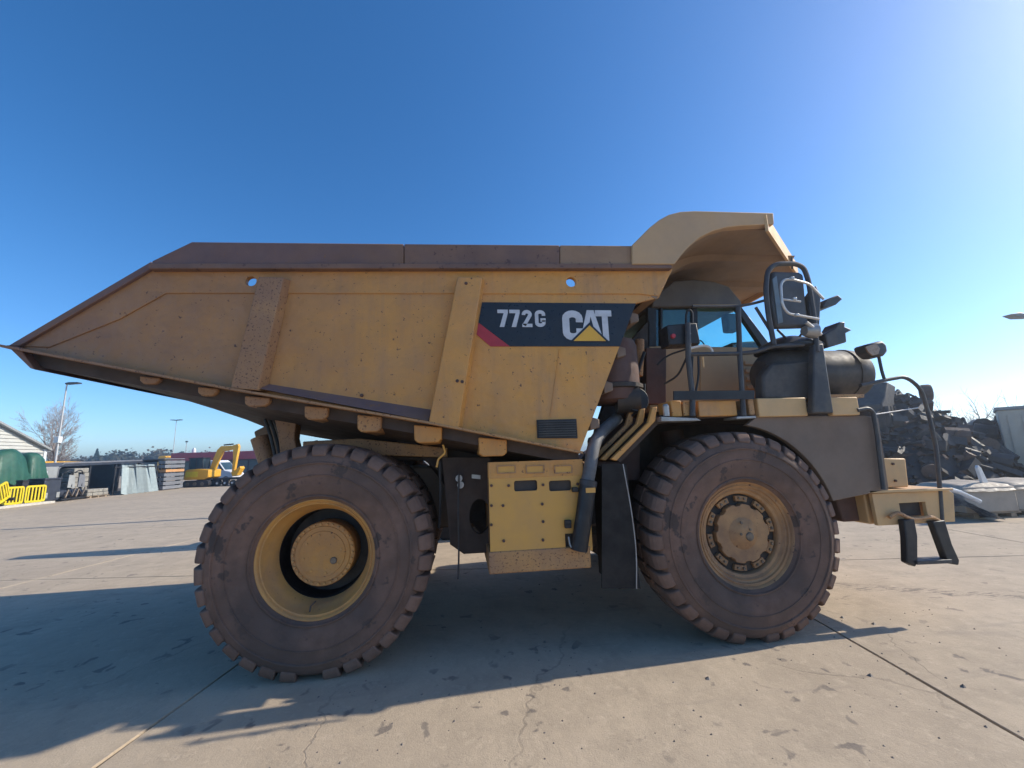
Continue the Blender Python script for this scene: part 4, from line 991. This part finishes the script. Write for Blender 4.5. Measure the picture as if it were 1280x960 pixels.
# --- lamp post in front of the warehouse
def lamp_post(loc, h, label, heads=1, box=True, lean=(0, 0), r=.06, group=None):
    t = thing('lamp_post', label, 'lamp post', loc, 0, group)
    MB().lathe([(r * 1.15, 0), (r * 1.15, .8), (r, .82), (r * .65, h), (0, h)], 12, axis='z').build('post', 'pole', t)
    for k in range(heads):
        s = 1 if k == 0 else -1
        MB().prism([(s * .0, h - .04), (s * .25, h - .02), (s * .75, h + .02), (s * .75, h + .10), (s * .2, h + .10), (0, h + .05)], -.16, .16).build('lamp_head', 'dark_blue', t, bevel=.02)
    if box: MB().box(-.14, .14, -.18, .10, h * .48, h * .535).build('camera_box', 'trim_white', t, bevel=.02)
    return t
lamp_post((-24.0, 25.75, 0), 7.25, 'tall pale lamp post with white box beside the warehouse')
lamp_post((-38.7, 60, 0), 8.2, 'thin twin headed lamp mast beyond the maroon roofed building', 2, False, r=.05)
t = thing('camera_pole', 'thin pole just right of the twin headed mast', 'pole', (-37.4, 60.5, 0)); MB().lathe([(.05, 0), (.035, 5.2), (0, 5.2)], 10, axis='z').build('post', 'pole', t); MB().box(-.12, .12, -.1, .1, 5.1, 5.3).build('camera_head', 'dark_blue', t)
t = thing('white_pole', 'thick white pole rising behind the right end of the maroon roof', 'pole', (-27.6, 62, 0)); MB().lathe([(.16, 0), (.13, 6.3), (0, 6.3)], 12, axis='z').build('post', 'trim_white', t); MB().prism([(-.9, 5.2), (-.1, 5.3), (-.1, 5.8), (-.9, 5.9)], -.1, .1).build('panel', 'trim_white', t)

# --- bins, machines and tool chest along the row
t = thing('tool_chest', 'dark blue steel chest at the foot of the pale lamp post', 'chest', (-21.9, 23.35, 0), LR)
MB().box(-.5, .5, 0, .8, .10, 1.25).build('body', 'dark_blue', t, bevel=.03); MB().box(-.53, .53, -.03, .83, 1.255, 1.36).build('lid', 'dark_blue', t, bevel=.03)
for s in (-1, 1): MB().box(s * .36 - .1, s * .36 + .1, -.035, -.002, .25, .55).build('panel', 'roof_grey', t)
t = thing('electrical_cabinet', 'grey cabinet with white notice behind the dark blue chest', 'cabinet', (-23.2, 24.55, 0), LR)
MB().box(-.55, .55, 0, .5, 0, 2.0).build('case', 'roof_grey', t, bevel=.02); MB().box(-.50, -.15, -.02, -.003, 1.25, 1.75).build('notice', 'trim_white', t)
def implement(loc, seed, label):
    """compact black machine attachment: frame, drum, arms, guard"""
    t = thing('machine_attachment', label, 'attachment', loc, LR, 'black machine attachments by the chest'); rnd = random.Random(seed)
    MB().box(-.42, .42, .1, 1.0, .05, .16).build('base', 'black', t, bevel=.02)
    MB().lathe([(0, -.4), (.20, -.4), (.24, -.36), (.24, .36), (.20, .4), (0, .4)], 20, c=(0, .45, .42), axis='x').build('drum', 'dark_blue', t)
    for s in (-1, 1):
        MB().prism([(s * .38, .16), (s * .44, .16), (s * .40, 1.2), (s * .28, 1.62), (s * .22, 1.6), (s * .34, 1.15)], .35, .5).build('arm', 'black', t, bevel=.01)
    MB().tube(fillet([(-.25, .3, 1.6), (-.1, .2, 1.75), (.2, .25, 1.7), (.3, .3, 1.3), (.2, .2, .8)], .2), .035, 8).build('hose', 'black', t)
    MB().prism([(-.05, .75), (.42, .72), (.36, 1.45), (-.02, 1.5)], .2, .24).build('guard', 'roof_grey' if seed % 2 else 'grey_board', t)
    MB().tube([(-.35, .0, .2), (-.1, .1, .62), (.12, .05, .25), (.35, .1, .7)], .05, 8).build('ram', 'hub_steel', t)
implement((-21.6, 24.2, 0), 1, 'black machine attachment with hoses, next to the dark blue chest')
implement((-21.7, 25.0, 0), 2, 'black machine attachment with grey guard, next to the stone pallet')
# --- open lean-to with black arched front
t = thing('lean_to', 'low open lean-to with dark inside and grey roof edge behind the stone pallet', 'shelter', (-23.2, 24.9, 0), LR)
MB().prism([(.0, 0), (.12, 0), (.16, 1.9), (.55, 2.25), (9.2, 2.42), (9.2, 2.34), (.6, 2.17), (.25, 1.85), (.12, 0)], 0, 3.2).build('roof', 'grey_board', t)
MB().box(.1, 9.2, 3.1, 3.2, 0, 2.2).build('back_wall', 'dark_inside', t)
for x in (2.5, 4.6, 6.8, 9.1): MB().box(x - .06, x + .06, .05, .17, 0, 2.2).build('post', 'dark_inside', t)
MB().prism([(.2, 2.0), (.6, 2.17), (9.2, 2.335), (9.2, 2.2), (.6, 2.0)], -.05, .0).build('fascia', 'dark_blue', t)
for k in range(5): MB().box(.5 + k * .42, .88 + k * .42, .3, 1.6, .0, 1.3 + .2 * (k % 2)).build('stored_drum', 'dark_inside', t, bevel=.05)
# yellow boom laid out behind the row
t = thing('yellow_boom', 'long yellow crane boom lying behind the dark lean-to', 'boom', (-27, 28.4, 0), LR)
MB().prism([(.0, 1.95), (5.6, 1.92), (5.9, 2.05), (5.8, 2.32), (0, 2.42)], 0, .5).build('boom', 'machine_yellow', t, bevel=.03)
for x in (.4, 4.9): MB().box(x - .15, x + .15, .1, .4, 0, 1.95).build('trestle', 'dark_inside', t)
MB().box(.9, 1.5, -.03, .0, 2.0, 2.3).build('plate', 'dark_inside', t)

# --- stone blocks on pallets
def pallet(t, x0, x1, y0, y1, z, mtl='wood'):
    for k in range(5):
        y = y0 + (y1 - y0) * (k + .5) / 5; MB().box(x0, x1, y - .07, y + .07, z + .10, z + .125).build('board', mtl, t)
    for k in range(3):
        x = x0 + (x1 - x0) * (k + .5) / 3
        MB().box(x - .06, x + .06, y0 + .02, y1 - .02, z + .02, z + .10).build('block', mtl, t)
    for k in range(2):
        y = y0 + (y1 - y0) * (.06 + .88 * k); MB().box(x0, x1, y - .05, y + .05, z, z + .02).build('bottom_board', mtl, t)
def stones(t, cols, rows, w, h, z, seed):
    rnd = random.Random(seed)
    for r_ in range(rows):
        for c in range(cols):
            x0 = -w / 2 + w * c / cols; dz = h / rows
            MB().box(x0 + .012, x0 + w / cols - .012, .05 + rnd.random() * .06, 1.0, z + r_ * dz + .008, z + (r_ + 1) * dz - .008).build('stone', 'stone', t, bevel=.03)
t = thing('stone_pallet', 'low wooden pallet of grey stone blocks in front of the lean-to', 'pallet', (-21.7, 26.3, 0), LR); pallet(t, -.85, .85, 0, 1.0, 0)
stones(t, 4, 2, 1.6, .42, .125, 4)
t2 = thing('stone_pallet', 'tall stack of grey stone blocks on a pallet behind the low one', 'pallet', (-22.75, 26.25, 0), LR); pallet(t2, -.6, .6, 0, 1.0, 0)
stones(t2, 3, 6, 1.1, 1.75, .125, 7)

# --- galvanised sheets leaning in a row, then stacked grey boards
def corrugated(w, h, n=9, amp=.028):
    vs = []; fs = []
    for i in range(n * 4 + 1):
        x = -w / 2 + w * i / (n * 4); y = amp * math.sin(i * math.pi / 2 + .4)
        vs += [(x, y, 0), (x, y, h)]
    for i in range(n * 4): fs.append((2 * i, 2 * i + 2, 2 * i + 3, 2 * i + 1))
    k = len(vs); vs += [(x, y + .012, z) for x, y, z in vs]; fs += [tuple(a + k for a in reversed(f)) for f in fs]
    return MB().add(vs, fs)
sheet_me = corrugated(.62, 2.05).mesh('metal_sheet', M['galv'])
WORDS = ['first', 'second', 'third', 'fourth', 'fifth', 'sixth', 'seventh']
for k in range(7):
    o = link('metal_sheet', sheet_me, loc=(-21.55 - .012 * k, 28.15 + k * .50, 0.01), rot=(R(-14 - (k % 3) * 2), R(14 - k * 2.2), LR))
    tag(o, '%s corrugated galvanised sheet from the stone pallets, leaning in the row' % WORDS[k], 'metal sheet', 'galvanised sheets leaning against the lean-to')
t = thing('sheet_rack', 'dark rail the galvanised sheets lean on', 'rack', (-22.05, 28.0, 0), LR)
MB().tube([(-.3, 0, 1.85), (3.9, 0, 1.85)], .04, 8).build('rail', 'dark_inside', t)
for x in (-.2, 1.8, 3.8): MB().tube([(x, 0, 0), (x, 0, 1.85)], .04, 8).build('post', 'dark_inside', t)
t = thing('board_stack', 'stack of long grey boards with one orange board, right of the leaning sheets', 'board stack', (-21.6, 31.95, 0), LR)
for k in range(7):
    if k == 4: MB().box(.05, 2.25, -.03, .5, .06 + k * .325, .06 + k * .325 + .21).build('orange_board', 'orange_board', t, bevel=.01)
    else: MB().box(-.05, 2.3, 0, .5, .06 + k * .325, .06 + k * .325 + .24).build('board', 'grey_board', t, bevel=.01)
for x in (.3, 2.0): MB().box(x - .05, x + .05, .08, .42, 0, 2.3).build('bearer', 'dark_inside', t)
MB().box(-.1, 2.3, .05, 2.2, 2.36, 2.42).build('cover_sheet', 'grey_board', t)

# --- yellow excavator standing by the boards
ex = thing('excavator', 'yellow excavator with raised bent boom, parked beside the grey boards', 'excavator', (-20.9, 35, 0), R(-4))
for s, y in ((0, -.15), (1, 1.25)):
    tr = MB().prism([(-1.15, .12), (-1.0, .0), (.75, .0), (.95, .14), (.95, .42), (.75, .56), (-1.0, .56), (-1.15, .44)], y, y + .42).build('track', 'dark_inside', ex, bevel=.03)
    for k in range(3): MB().lathe([(0, -.02), (.15, -.02), (.15, .02), (0, .02)], 14, c=(-.75 + k * .6, y - .01, .27)).build('roller', 'hub_steel', tr)
MB().lathe([(0, .5), (.5, .5), (.5, .72), (0, .72)], 20, c=(0, .75, 0), axis='z').build('slew_ring', 'dark_inside', ex)
MB().prism([(-1.10, .62), (.55, .62), (.85, .80), (.85, 1.42), (.1, 1.50), (-.85, 1.50), (-1.05, 1.42), (-1.15, .85)], -.1, 1.6).build('house', 'machine_yellow', ex, bevel=.05)
MB().box(-1.22, -1.1, .0, 1.5, .7, 1.4).build('counterweight', 'dark_inside', ex, bevel=.04)
cbf = MB()
for a, b2 in (((-.85, .05, 1.5), (-.85, .05, 2.4)), ((.28, .05, 1.5), (.18, .05, 2.4)), ((-.3, .05, 1.5), (-.3, .05, 2.4)), ((-.85, .05, 2.4), (.18, .05, 2.4)), ((-.85, .95, 1.5), (-.85, .95, 2.4)), ((.28, .95, 1.5), (.18, .95, 2.4)), ((-.85, .95, 2.4), (.18, .95, 2.4))): cbf.tube([a, b2], .05, 6)
cbf.box(-.95, .28, -.02, 1.0, 2.38, 2.46)
cf = cbf.build('cab_frame', 'black', ex); MB().box(-.8, .2, .06, .94, 1.52, 2.36).build('cab_glass', 'teal_glass', cf)
MB().prism([(.35, .95), (.72, .85), (1.0, 1.9), (1.42, 2.95), (2.5, 3.12), (2.55, 3.42), (1.25, 3.40), (.95, 3.1), (.62, 2.1)], .6, .95).build('boom', 'machine_yellow', ex, bevel=.03)
MB().prism([(2.25, 3.45), (2.65, 3.55), (2.75, 3.3), (2.62, 2.2), (2.52, 1.15), (2.32, 1.15), (2.34, 2.2)], .62, .92).build('stick', 'machine_yellow', ex, bevel=.02)
MB().tube([(.62, .78, 1.55), (.72, .78, 2.6)], .06, 8).build('boom_ram', 'black', ex)
MB().tube([(1.4, .78, 3.5), (2.2, .78, 3.55)], .06, 8).build('stick_ram', 'black', ex)
MB().prism([(2.35, 1.15), (2.55, 1.18), (3.05, 1.62), (3.15, 1.45), (2.85, .85), (2.5, .78)], .45, 1.1).build('bucket', 'machine_yellow', ex, bevel=.02)
MB().prism([(-1.0, .85), (.0, .85), (.0, 1.3), (-1.0, 1.3)], -.112, -.102).build('side_marking', 'barrier', ex)
# low black trailer under the bucket, and white van behind
t = thing('flat_trailer', 'low black flat trailer beneath the excavator bucket', 'trailer', (-19.3, 35.2, 0), R(-3))
MB().box(-.6, 2.9, 0, 1.8, .52, .68).build('bed', 'dark_inside', t, bevel=.02)
for k in range(4):
    w_ = MB().lathe([(0, -.08), (.16, -.08), (.24, -.06), (.24, .1), (0, .1)], 18, c=(-.2 + k * .62, .05, .25)).build('wheel', 'black', t)
    MB().lathe([(0, -.09), (.09, -.09), (.09, -.081), (0, -.081)], 12, c=(-.2 + k * .62, .05, .25)).build('wheel_hub', 'trim_white', t)
MB().box(2.9, 4.6, .7, 1.1, .45, .58).build('drawbar', 'dark_inside', t)
t = thing('white_van', 'white van parked behind the excavator arm', 'van', (-23.6, 42, 0), R(-6))
MB().prism([(-1.2, .35), (1.95, .35), (2.05, .85), (1.75, 1.12), (1.15, 1.25), (.55, 2.05), (.3, 2.25), (-1.2, 2.3)], 0, 1.8).build('body', 'van_white', t, bevel=.06)
MB().prism([(.72, 1.3), (1.08, 1.27), (.55, 1.95), (.42, 1.95)], -.02, .0).build('side_window', 'teal_glass', t)
MB().add([(1.13, .12, 1.29), (1.13, 1.68, 1.29), (.58, 1.68, 2.04), (.58, .12, 2.04)], [(0, 1, 2, 3)]).build('windscreen', 'teal_glass', t)
for x in (-.7, 1.35): MB().lathe([(0, -.03), (.2, -.03), (.33, -.02), (.33, .2), (0, .2)], 18, c=(x, 0, .33)).build('wheel', 'black', t)

# --- long maroon fascia building
mb_ = thing('maroon_building', 'long low building with maroon fascia and dark glazing behind the excavator', 'building', (-38.5, 60, 0), R(0))
MB().box(0, 30, .5, 12, 0, 2.6).build('wall', 'dark_blue', mb_)
MB().box(-.2, 30.2, -.4, 12.3, 2.5, 3.62).build('fascia', 'maroon', mb_, bevel=.05)
for k in range(16):
    x = .4 + k * 1.85; f = MB().box(x, x + 1.7, .40, .5, .35, 2.35).build('window', 'dark_inside', mb_); MB().box(x + .07, x + 1.63, .37, .398, .42, 2.28).build('pane', 'teal_glass', f)
for x in (9.3, 10.3, 11.4, 1.0):
    MB().lathe([(.25, 0), (.25, .45), (.12, .75), (0, .78)], 14, c=(x, 2.5, 3.62), axis='z').build('roof_vent', 'trim_white', mb_)

# --- trees
def bare_tree(loc, h, label, seed, spread=1.0, depth=6, group=None, name='bare_tree'):
    t = thing(name, label, 'tree', loc, 0, group); rnd = random.Random(seed); tm, cm = MB(), MB()
    def grow(p, d, L, r, k):
        q = p + d * L; mid = (p + q) / 2 + Vector((rnd.uniform(-1, 1), rnd.uniform(-1, 1), 0)) * L * .06
        (tm if k < 3 else cm).tube([p, mid, q], r, 5 if k < 3 else 3, r1=r * .62)
        if k >= depth: return
        for c in range(3 if k else 5):
            a = rnd.uniform(0, 6.283); tilt = rnd.uniform(.3, .85) * spread if c else rnd.uniform(.05, .3)
            ax_ = d.orthogonal().normalized(); ax_.rotate(Matrix.Rotation(a, 3, d)); nd = (d * math.cos(tilt) + ax_ * math.sin(tilt) + Vector((0, 0, .12))).normalized()
            grow(p + d * L * (rnd.uniform(.35, 1.0) if c else 1.0), nd, L * (rnd.uniform(.5, .8) if c else .8), max(r * .55, h * .0011), k + 1)
    grow(Vector((0, 0, 0)), Vector((0, 0, 1)), h * .26, h * .022, 0)
    tm.build('trunk', 'bark', t); cm.build('crown', 'twig', t)
    return t
bare_tree((-38.3, 42.5, 0), 9.0, 'large leafless tree behind the pale lamp post', 3, 1.0, 7)
def leafy(loc, w, h, label, seed, mtl, group=None, cone=False):
    t = thing('distant_tree', label, 'tree', loc, 0, group); rnd = random.Random(seed)
    MB().tube([(0, 0, 0), (0, 0, h * .5), (0, 0, h * .85)], h * .03, 6, r1=h * .008).build('trunk', 'bark', t)
    cm = MB(); centres = [(rnd.gauss(0, .22) * w, rnd.gauss(0, .22) * w, h * rnd.uniform(.15, .85)) for _ in range(22)]
    for k in range(1700):
        c = rnd.choice(centres); s = w * .16
        if cone: z = rnd.random() ** 1.3; a = rnd.uniform(0, 6.283); rr = (1 - z) * w * .4 * rnd.random() ** .5; p = Vector((rr * math.cos(a), rr * math.sin(a), h * (.08 + .92 * z)))
        else: p = Vector((c[0] + rnd.gauss(0, s * .6), c[1] + rnd.gauss(0, s * .6), max(.1, c[2] + rnd.gauss(0, s * .55))))
        e = w * rnd.uniform(.025, .055); u_ = Vector((rnd.uniform(-1, 1), rnd.uniform(-1, 1), rnd.uniform(-1, 1))).normalized(); v_ = u_.orthogonal().normalized()
        cm.add([p + u_ * e, p + v_ * e, p - u_ * e * .8, p - v_ * e], [(0, 1, 2, 3)])
    cm.build('crown', mtl, t)
GT = 'trees on the skyline beyond the yard'
for k, (x, y, w, h, m_, lb, cn) in enumerate(((-88.5, 110, 7, 4.6, 'far_leaf2', 'low brown tree on the skyline just right of the lamp post', 0), (-85.5, 108, 4, 6.6, 'conifer', 'dark pointed conifer on the skyline', 1),
     (-81.5, 110, 8, 5.7, 'far_leaf', 'broad dull green tree on the skyline right of the conifer', 0), (-75.8, 112, 7.5, 5.9, 'far_leaf2', 'rounded brown tree on the skyline above the leaning sheets', 0), (-70.5, 111, 7, 5.0, 'far_leaf', 'low dull green tree on the skyline left of the twin mast', 0),
     (-64.0, 116, 8, 4.6, 'far_leaf2', 'low brown tree on the skyline just left of the maroon building', 0), (-94, 112, 6, 5.0, 'far_leaf2', 'small brown tree on the skyline left of the pale lamp post', 0))):
    leafy((x, y, 0), w, h, lb, 20 + k, m_, GT, cn)
hd = MB(); random.seed(33)                     # hedge running along the skyline
for k in range(6500):
    x = random.uniform(-125, -25); p = Vector((x, 125 + random.uniform(-2, 2), random.random() ** 1.2 * (4.0 + 1.4 * mnoise.noise((x * .12, 0, 0))))); e = random.uniform(.3, .6)
    u_ = Vector((random.uniform(-1, 1), random.uniform(-1, 1), random.uniform(-1, 1))).normalized(); v_ = u_.orthogonal().normalized()
    hd.add([p + u_ * e, p + v_ * e, p - u_ * e, p - v_ * e], [(0, 1, 2, 3)])
hg = hd.build('hedgerow', 'far_leaf'); tag(hg, 'long low hedgerow along the skyline at the left', 'hedge'); hg['kind'] = 'stuff'
t = thing('yellow_digger', 'small yellow machine cab far behind the grey boards', 'machine', ((-40.023, 60.000, 2.717)[0], 60, .55), 0)
MB().prism([(-.6, .6), (.7, .6), (.7, 2.2), (.4, 2.75), (-.5, 2.75), (-.6, 2.2)], 0, 1.2).build('body', 'machine_yellow', t, bevel=.08)
for s in (-.35, .4): MB().lathe([(0, -.1), (.32, -.1), (.36, 0), (.32, .12), (0, .12)], 16, c=(s, 0, .36)).build('wheel', 'black', t)

# ================================================================== right side
# dark heap of scrap machinery
def heap_h(x, y):
    d = math.hypot((x - 17.2) / 3.6, (y - 9.6) / 2.6); a = max(0, 1 - d) ** .7 * 3.75
    d2 = math.hypot((x - 21.5) / 5.0, (y - 9.8) / 2.4); b = max(0, 1 - d2) ** .75 * 2.6
    return max(a, b)
M['scrap'] = mat('dark_scrap_steel', (.055, .052, .05), (.10, .085, .07), 3, rough=.65, spread=.3)
M['scrap_b'] = mat('rusty_scrap_steel', (.15, .10, .075), (.08, .06, .05), 3, rough=.75)
random.seed(12)
core = MB(); nx, ny = 40, 20; vs = []; fs = []
for i in range(nx):
    for j in range(ny):
        x, y = 13 + 14.5 * i / (nx - 1), 6.6 + 6.2 * j / (ny - 1); vs.append((x, y, max(-.02, heap_h(x, y) - .25 + .25 * mnoise.noise((x * 1.5, y * 1.5, 2)))))
for i in range(nx - 1):
    for j in range(ny - 1): fs.append((i * ny + j, (i + 1) * ny + j, (i + 1) * ny + j + 1, i * ny + j + 1))
hp = core.add(vs, fs).build('scrap_heap', 'scrap'); tag(hp, 'dark heap of tangled scrap machinery behind the bumper at the right', 'scrap heap'); hp['kind'] = 'stuff'
bits, bits2 = MB(), MB()
for k in range(1500):
    x, y = random.uniform(13.4, 27), random.uniform(6.8, 12.5); h = heap_h(x, y)
    if h < .1: continue
    m_ = bits if random.random() < .7 else bits2; p = Vector((x, y, h + random.uniform(-.25, .1))); d = Vector((random.uniform(-1, 1), random.uniform(-1, 1), random.uniform(-.5, .8))).normalized()
    typ = random.random(); p.z -= .08
    if typ < .16: L_ = random.uniform(.3, .9); d.z *= .3; m_.tube([p - d * L_ / 2, p + d * L_ / 2], random.uniform(.03, .07), 7)
    elif typ < .72: s_ = random.uniform(.05, .34); m_.box(-s_, s_, -s_ * .7, s_ * .7, -.05 - s_ * random.random() * .7, .04, rot=(random.uniform(-.6, .6), random.uniform(-.6, .6), random.uniform(0, 3)), at=p)
    elif typ < .9: r_ = random.uniform(.12, .3); q = d.orthogonal().normalized(); m_.tube([p - d * r_, p - d * r_ * .9, p + d * r_ * .9, p + d * r_], r_, 10)
    else: m_.tube(fillet([p, p + d * .25 + Vector((0, 0, .08)), p + Vector((d.y, -d.x, -.1)) * .5], .2, 4), .04, 5)
for k in range(2600):                          # finer debris between the large pieces
    x, y = random.uniform(13.4, 27), random.uniform(6.8, 12.5); h = heap_h(x, y)
    if h < .05: continue
    s_ = random.uniform(.025, .10); (bits if random.random() < .6 else bits2).box(-s_, s_, -s_ * .6, s_ * .6, -s_ * .5, s_ * .4, rot=(random.uniform(-1, 1), random.uniform(-1, 1), random.uniform(0, 3)), at=(x, y, h + random.uniform(-.22, .02)))
for m_, mt_ in ((bits, 'scrap'), (bits2, 'scrap_b')):
    o = m_.build('scrap_pieces', mt_, hp)
    o['kind'] = 'stuff'
def wheel_thing(p, r, rot, label):
    o = MB().lathe([(r * .55, -.12), (r * .6, -.15), (r * .92, -.14), (r, -.08), (r, .08), (r * .92, .14), (r * .6, .15), (r * .55, .12)], 28, closed=True).build('loose_tyre', 'rubber', loc=p, rot=rot)
    tag(o, label, 'tyre')
wheel_thing((17.9, 9.1, 3.50), .30, (0, R(35), R(50)), 'black tyre lying on top of the dark scrap heap')
t = thing('scrap_crawler', 'dark upright machine part standing at the left end of the scrap heap', 'machine part', (15.9, 8.8, 0), R(20))
MB().prism([(-.5, .0), (.7, 0), (.8, 2.2), (.55, 3.2), (.9, 3.75), (.3, 3.9), (-.1, 3.3), (-.4, 3.1), (-.3, 1.8)], 0, .9).build('frame', 'scrap', t, bevel=.05)
MB().tube(fillet([(-.3, .1, 2.9), (-.75, .1, 2.7), (-.8, .1, 2.2), (-.4, .1, 1.9)], .2), .06, 8).build('hook', 'scrap', t)
MB().lathe([(0, -.1), (.4, -.1), (.45, 0), (.4, .5), (0, .5)], 20, c=(.2, .0, 1.3)).build('drum', 'scrap_b', t)
for k in range(5): MB().box(-.3 + k * .22, -.16 + k * .22, -.12, .02, 2.3, 3.0).build('plate', 'scrap', t, rot=None)
# wrapped crates on pallets
def crate(x, w, label, seed):
    t = thing('wrapped_crate', label, 'crate', (x, 4.55, 0), R(-6), 'beige wrapped crates on pallets')
    pallet(t, -w / 2, w / 2, 0, 1.2, 0)
    MB().box(-w / 2 + .03, w / 2 - .03, .04, 1.15, .125, .70).build('box', 'crate', t, bevel=.03)
    rnd = random.Random(seed); vs = []; fs = []; n_, m_ = 14, 9
    for i in range(n_):
        for j in range(m_):
            u_, v_ = i / (n_ - 1), j / (m_ - 1); ex_ = min(i, n_ - 1 - i) == 0 or min(j, m_ - 1 - j) == 0
            vs.append((-w / 2 - .03 + (w + .06) * u_, -.02 + 1.24 * v_, (.60 if ex_ else .725 + .09 * math.sin(math.pi * u_) * math.sin(math.pi * v_)) + .03 * mnoise.noise((u_ * 5, v_ * 5, seed))))
    for i in range(n_ - 1):
        for j in range(m_ - 1): fs.append((i * m_ + j, (i + 1) * m_ + j, (i + 1) * m_ + j + 1, i * m_ + j + 1))
    MB().add(vs, fs).build('cover', 'cover_beige', t, angle=50)
    return t
crate(13.25, 1.3, 'beige wrapped crate on a pallet, nearer the bumper', 5)
crate(14.75, 1.5, 'beige wrapped crate on a pallet at the right edge of the picture', 6)
t = thing('bottle', 'pale blue white upright plate standing on the nearer wrapped crate', 'plate', (13.45, 4.75, .76), R(10)); MB().prism([(-.12, 0), (.1, 0), (-.05, .36), (-.14, .42), (-.19, .36)], 0, .06).build('plate', 'sheet_white', t, bevel=.015)
t.name = 'upright_plate'
t = thing('blue_bundle', 'blue and white plastic bundle leaning on the nearer wrapped crate', 'bundle', (12.35, 4.3, 0), R(-12))
vs = []; fs = []
for i in range(11):
    for j in range(6):
        u_, v_ = i / 10, j / 5; vs.append((-.35 + .95 * u_ + .25 * v_ * 0, v_ * .7, max(0, (.66 - .62 * u_) * (1 - .25 * abs(v_ - .4)) + .05 * mnoise.noise((u_ * 5, v_ * 5, 1)))))
for i in range(10):
    for j in range(5): fs.append((i * 6 + j, (i + 1) * 6 + j, (i + 1) * 6 + j + 1, i * 6 + j + 1))
MB().add(vs, fs).build('wrap', 'blue_wrap', t, angle=70)
MB().tube([(-.35, .05, .7), (-.1, .1, .62), (.25, .1, .42)], .05, 8).build('white_roll', 'sheet_white', t)
t = thing('blue_pump', 'low dark blue machine with white frame behind the bumper', 'machine', (11.75, 5.6, 0), R(-10))
MB().box(-.6, .6, 0, .7, .05, .62).build('body', 'dark_blue', t, bevel=.04); MB().tube([(-.4, -.02, .68), (.1, -.02, .74), (.3, .3, .70), (-.2, .4, .68)], .03, 6, closed=True).build('frame', 'trim_white', t)
# pale container beyond, street lamp, far bare trees
t = thing('site_container', 'pale beige container half hidden at the right edge', 'container', (*(19.652, 8.400, 1.467)[:2], 0), R(-55))
MB().box(0, 6, 0, 2.4, .1, 2.75).build('shell', 'container', t, bevel=.03)
for k in range(18): MB().box(.2 + k * .32, .36 + k * .32, -.035, -.002, .25, 2.55).build('corrugation', 'container', t)
MB().box(-.04, 6.04, -.05, 2.45, 2.752, 2.85).build('roof', 'roof_grey', t)
t = thing('street_lamp', 'street lamp with flat head reaching in from the right edge', 'street lamp', (29.2, 11.8, 0), 0)
MB().lathe([(.10, 0), (.07, 6.9), (0, 6.9)], 12, axis='z').build('post', 'pole', t)
MB().tube(fillet([(0, 0, 6.85), (-.5, 0, 6.98), (-1.75, .0, 7.35)], .3), .045, 8).build('arm', 'pole', t)
MB().prism([(-2.75, 7.43), (-2.3, 7.28), (-1.6, 7.30), (-1.6, 7.40), (-2.2, 7.52)], -.18, .18).build('lamp_head', 'dark_blue', t, bevel=.03)
for k, (x, y, h, lb) in enumerate(((41, 24, 6.4, 'bare shrub tree above the middle of the scrap heap'), (46.5, 25, 6.2, 'bare shrub tree above the right end of the scrap heap'), (36.5, 23.5, 5.8, 'bare shrub tree just right of the tyre on the scrap heap'))):
    bare_tree((x, y, 0), h, lb, 50 + k, 1.2, 5, 'bare shrubs beyond the scrap heap')

# things wholly hidden by the truck whose long shadows cross the yard at the left
lamp_post((-2.0, 12.4, 0), 8.4, 'lamp post standing hidden behind the dump truck', 1, False, r=.15)
t = copy_tree(ex); t.location = (1.9, 7.7, 0); t.rotation_euler = (0, 0, R(176)); t.scale = (1.25, 1.25, 1.25); t['label'] = 'yellow excavator standing hidden behind the dump truck'

# ------------------------------------------------------------------ thin haze volume added to imitate lens glare towards the sun
hz = MB().box(-405, 405, -65, 705, -1.03, 12.0).build('haze', M['black']); hz['kind'] = 'stuff'
tag(hz, 'thin added haze over the whole yard, imitating lens glare', 'haze')
hm = bpy.data.materials.new('glare_haze'); hm.use_nodes = True; hm.node_tree.nodes.clear()
pv = hm.node_tree.nodes.new('ShaderNodeVolumePrincipled'); ho = hm.node_tree.nodes.new('ShaderNodeOutputMaterial')
pv.inputs['Color'].default_value = (.92, .94, .97, 1); pv.inputs['Density'].default_value = .003; pv.inputs['Anisotropy'].default_value = .80
hm.node_tree.links.new(pv.outputs['Volume'], ho.inputs['Volume'])
hz.data.materials.clear(); hz.data.materials.append(hm)
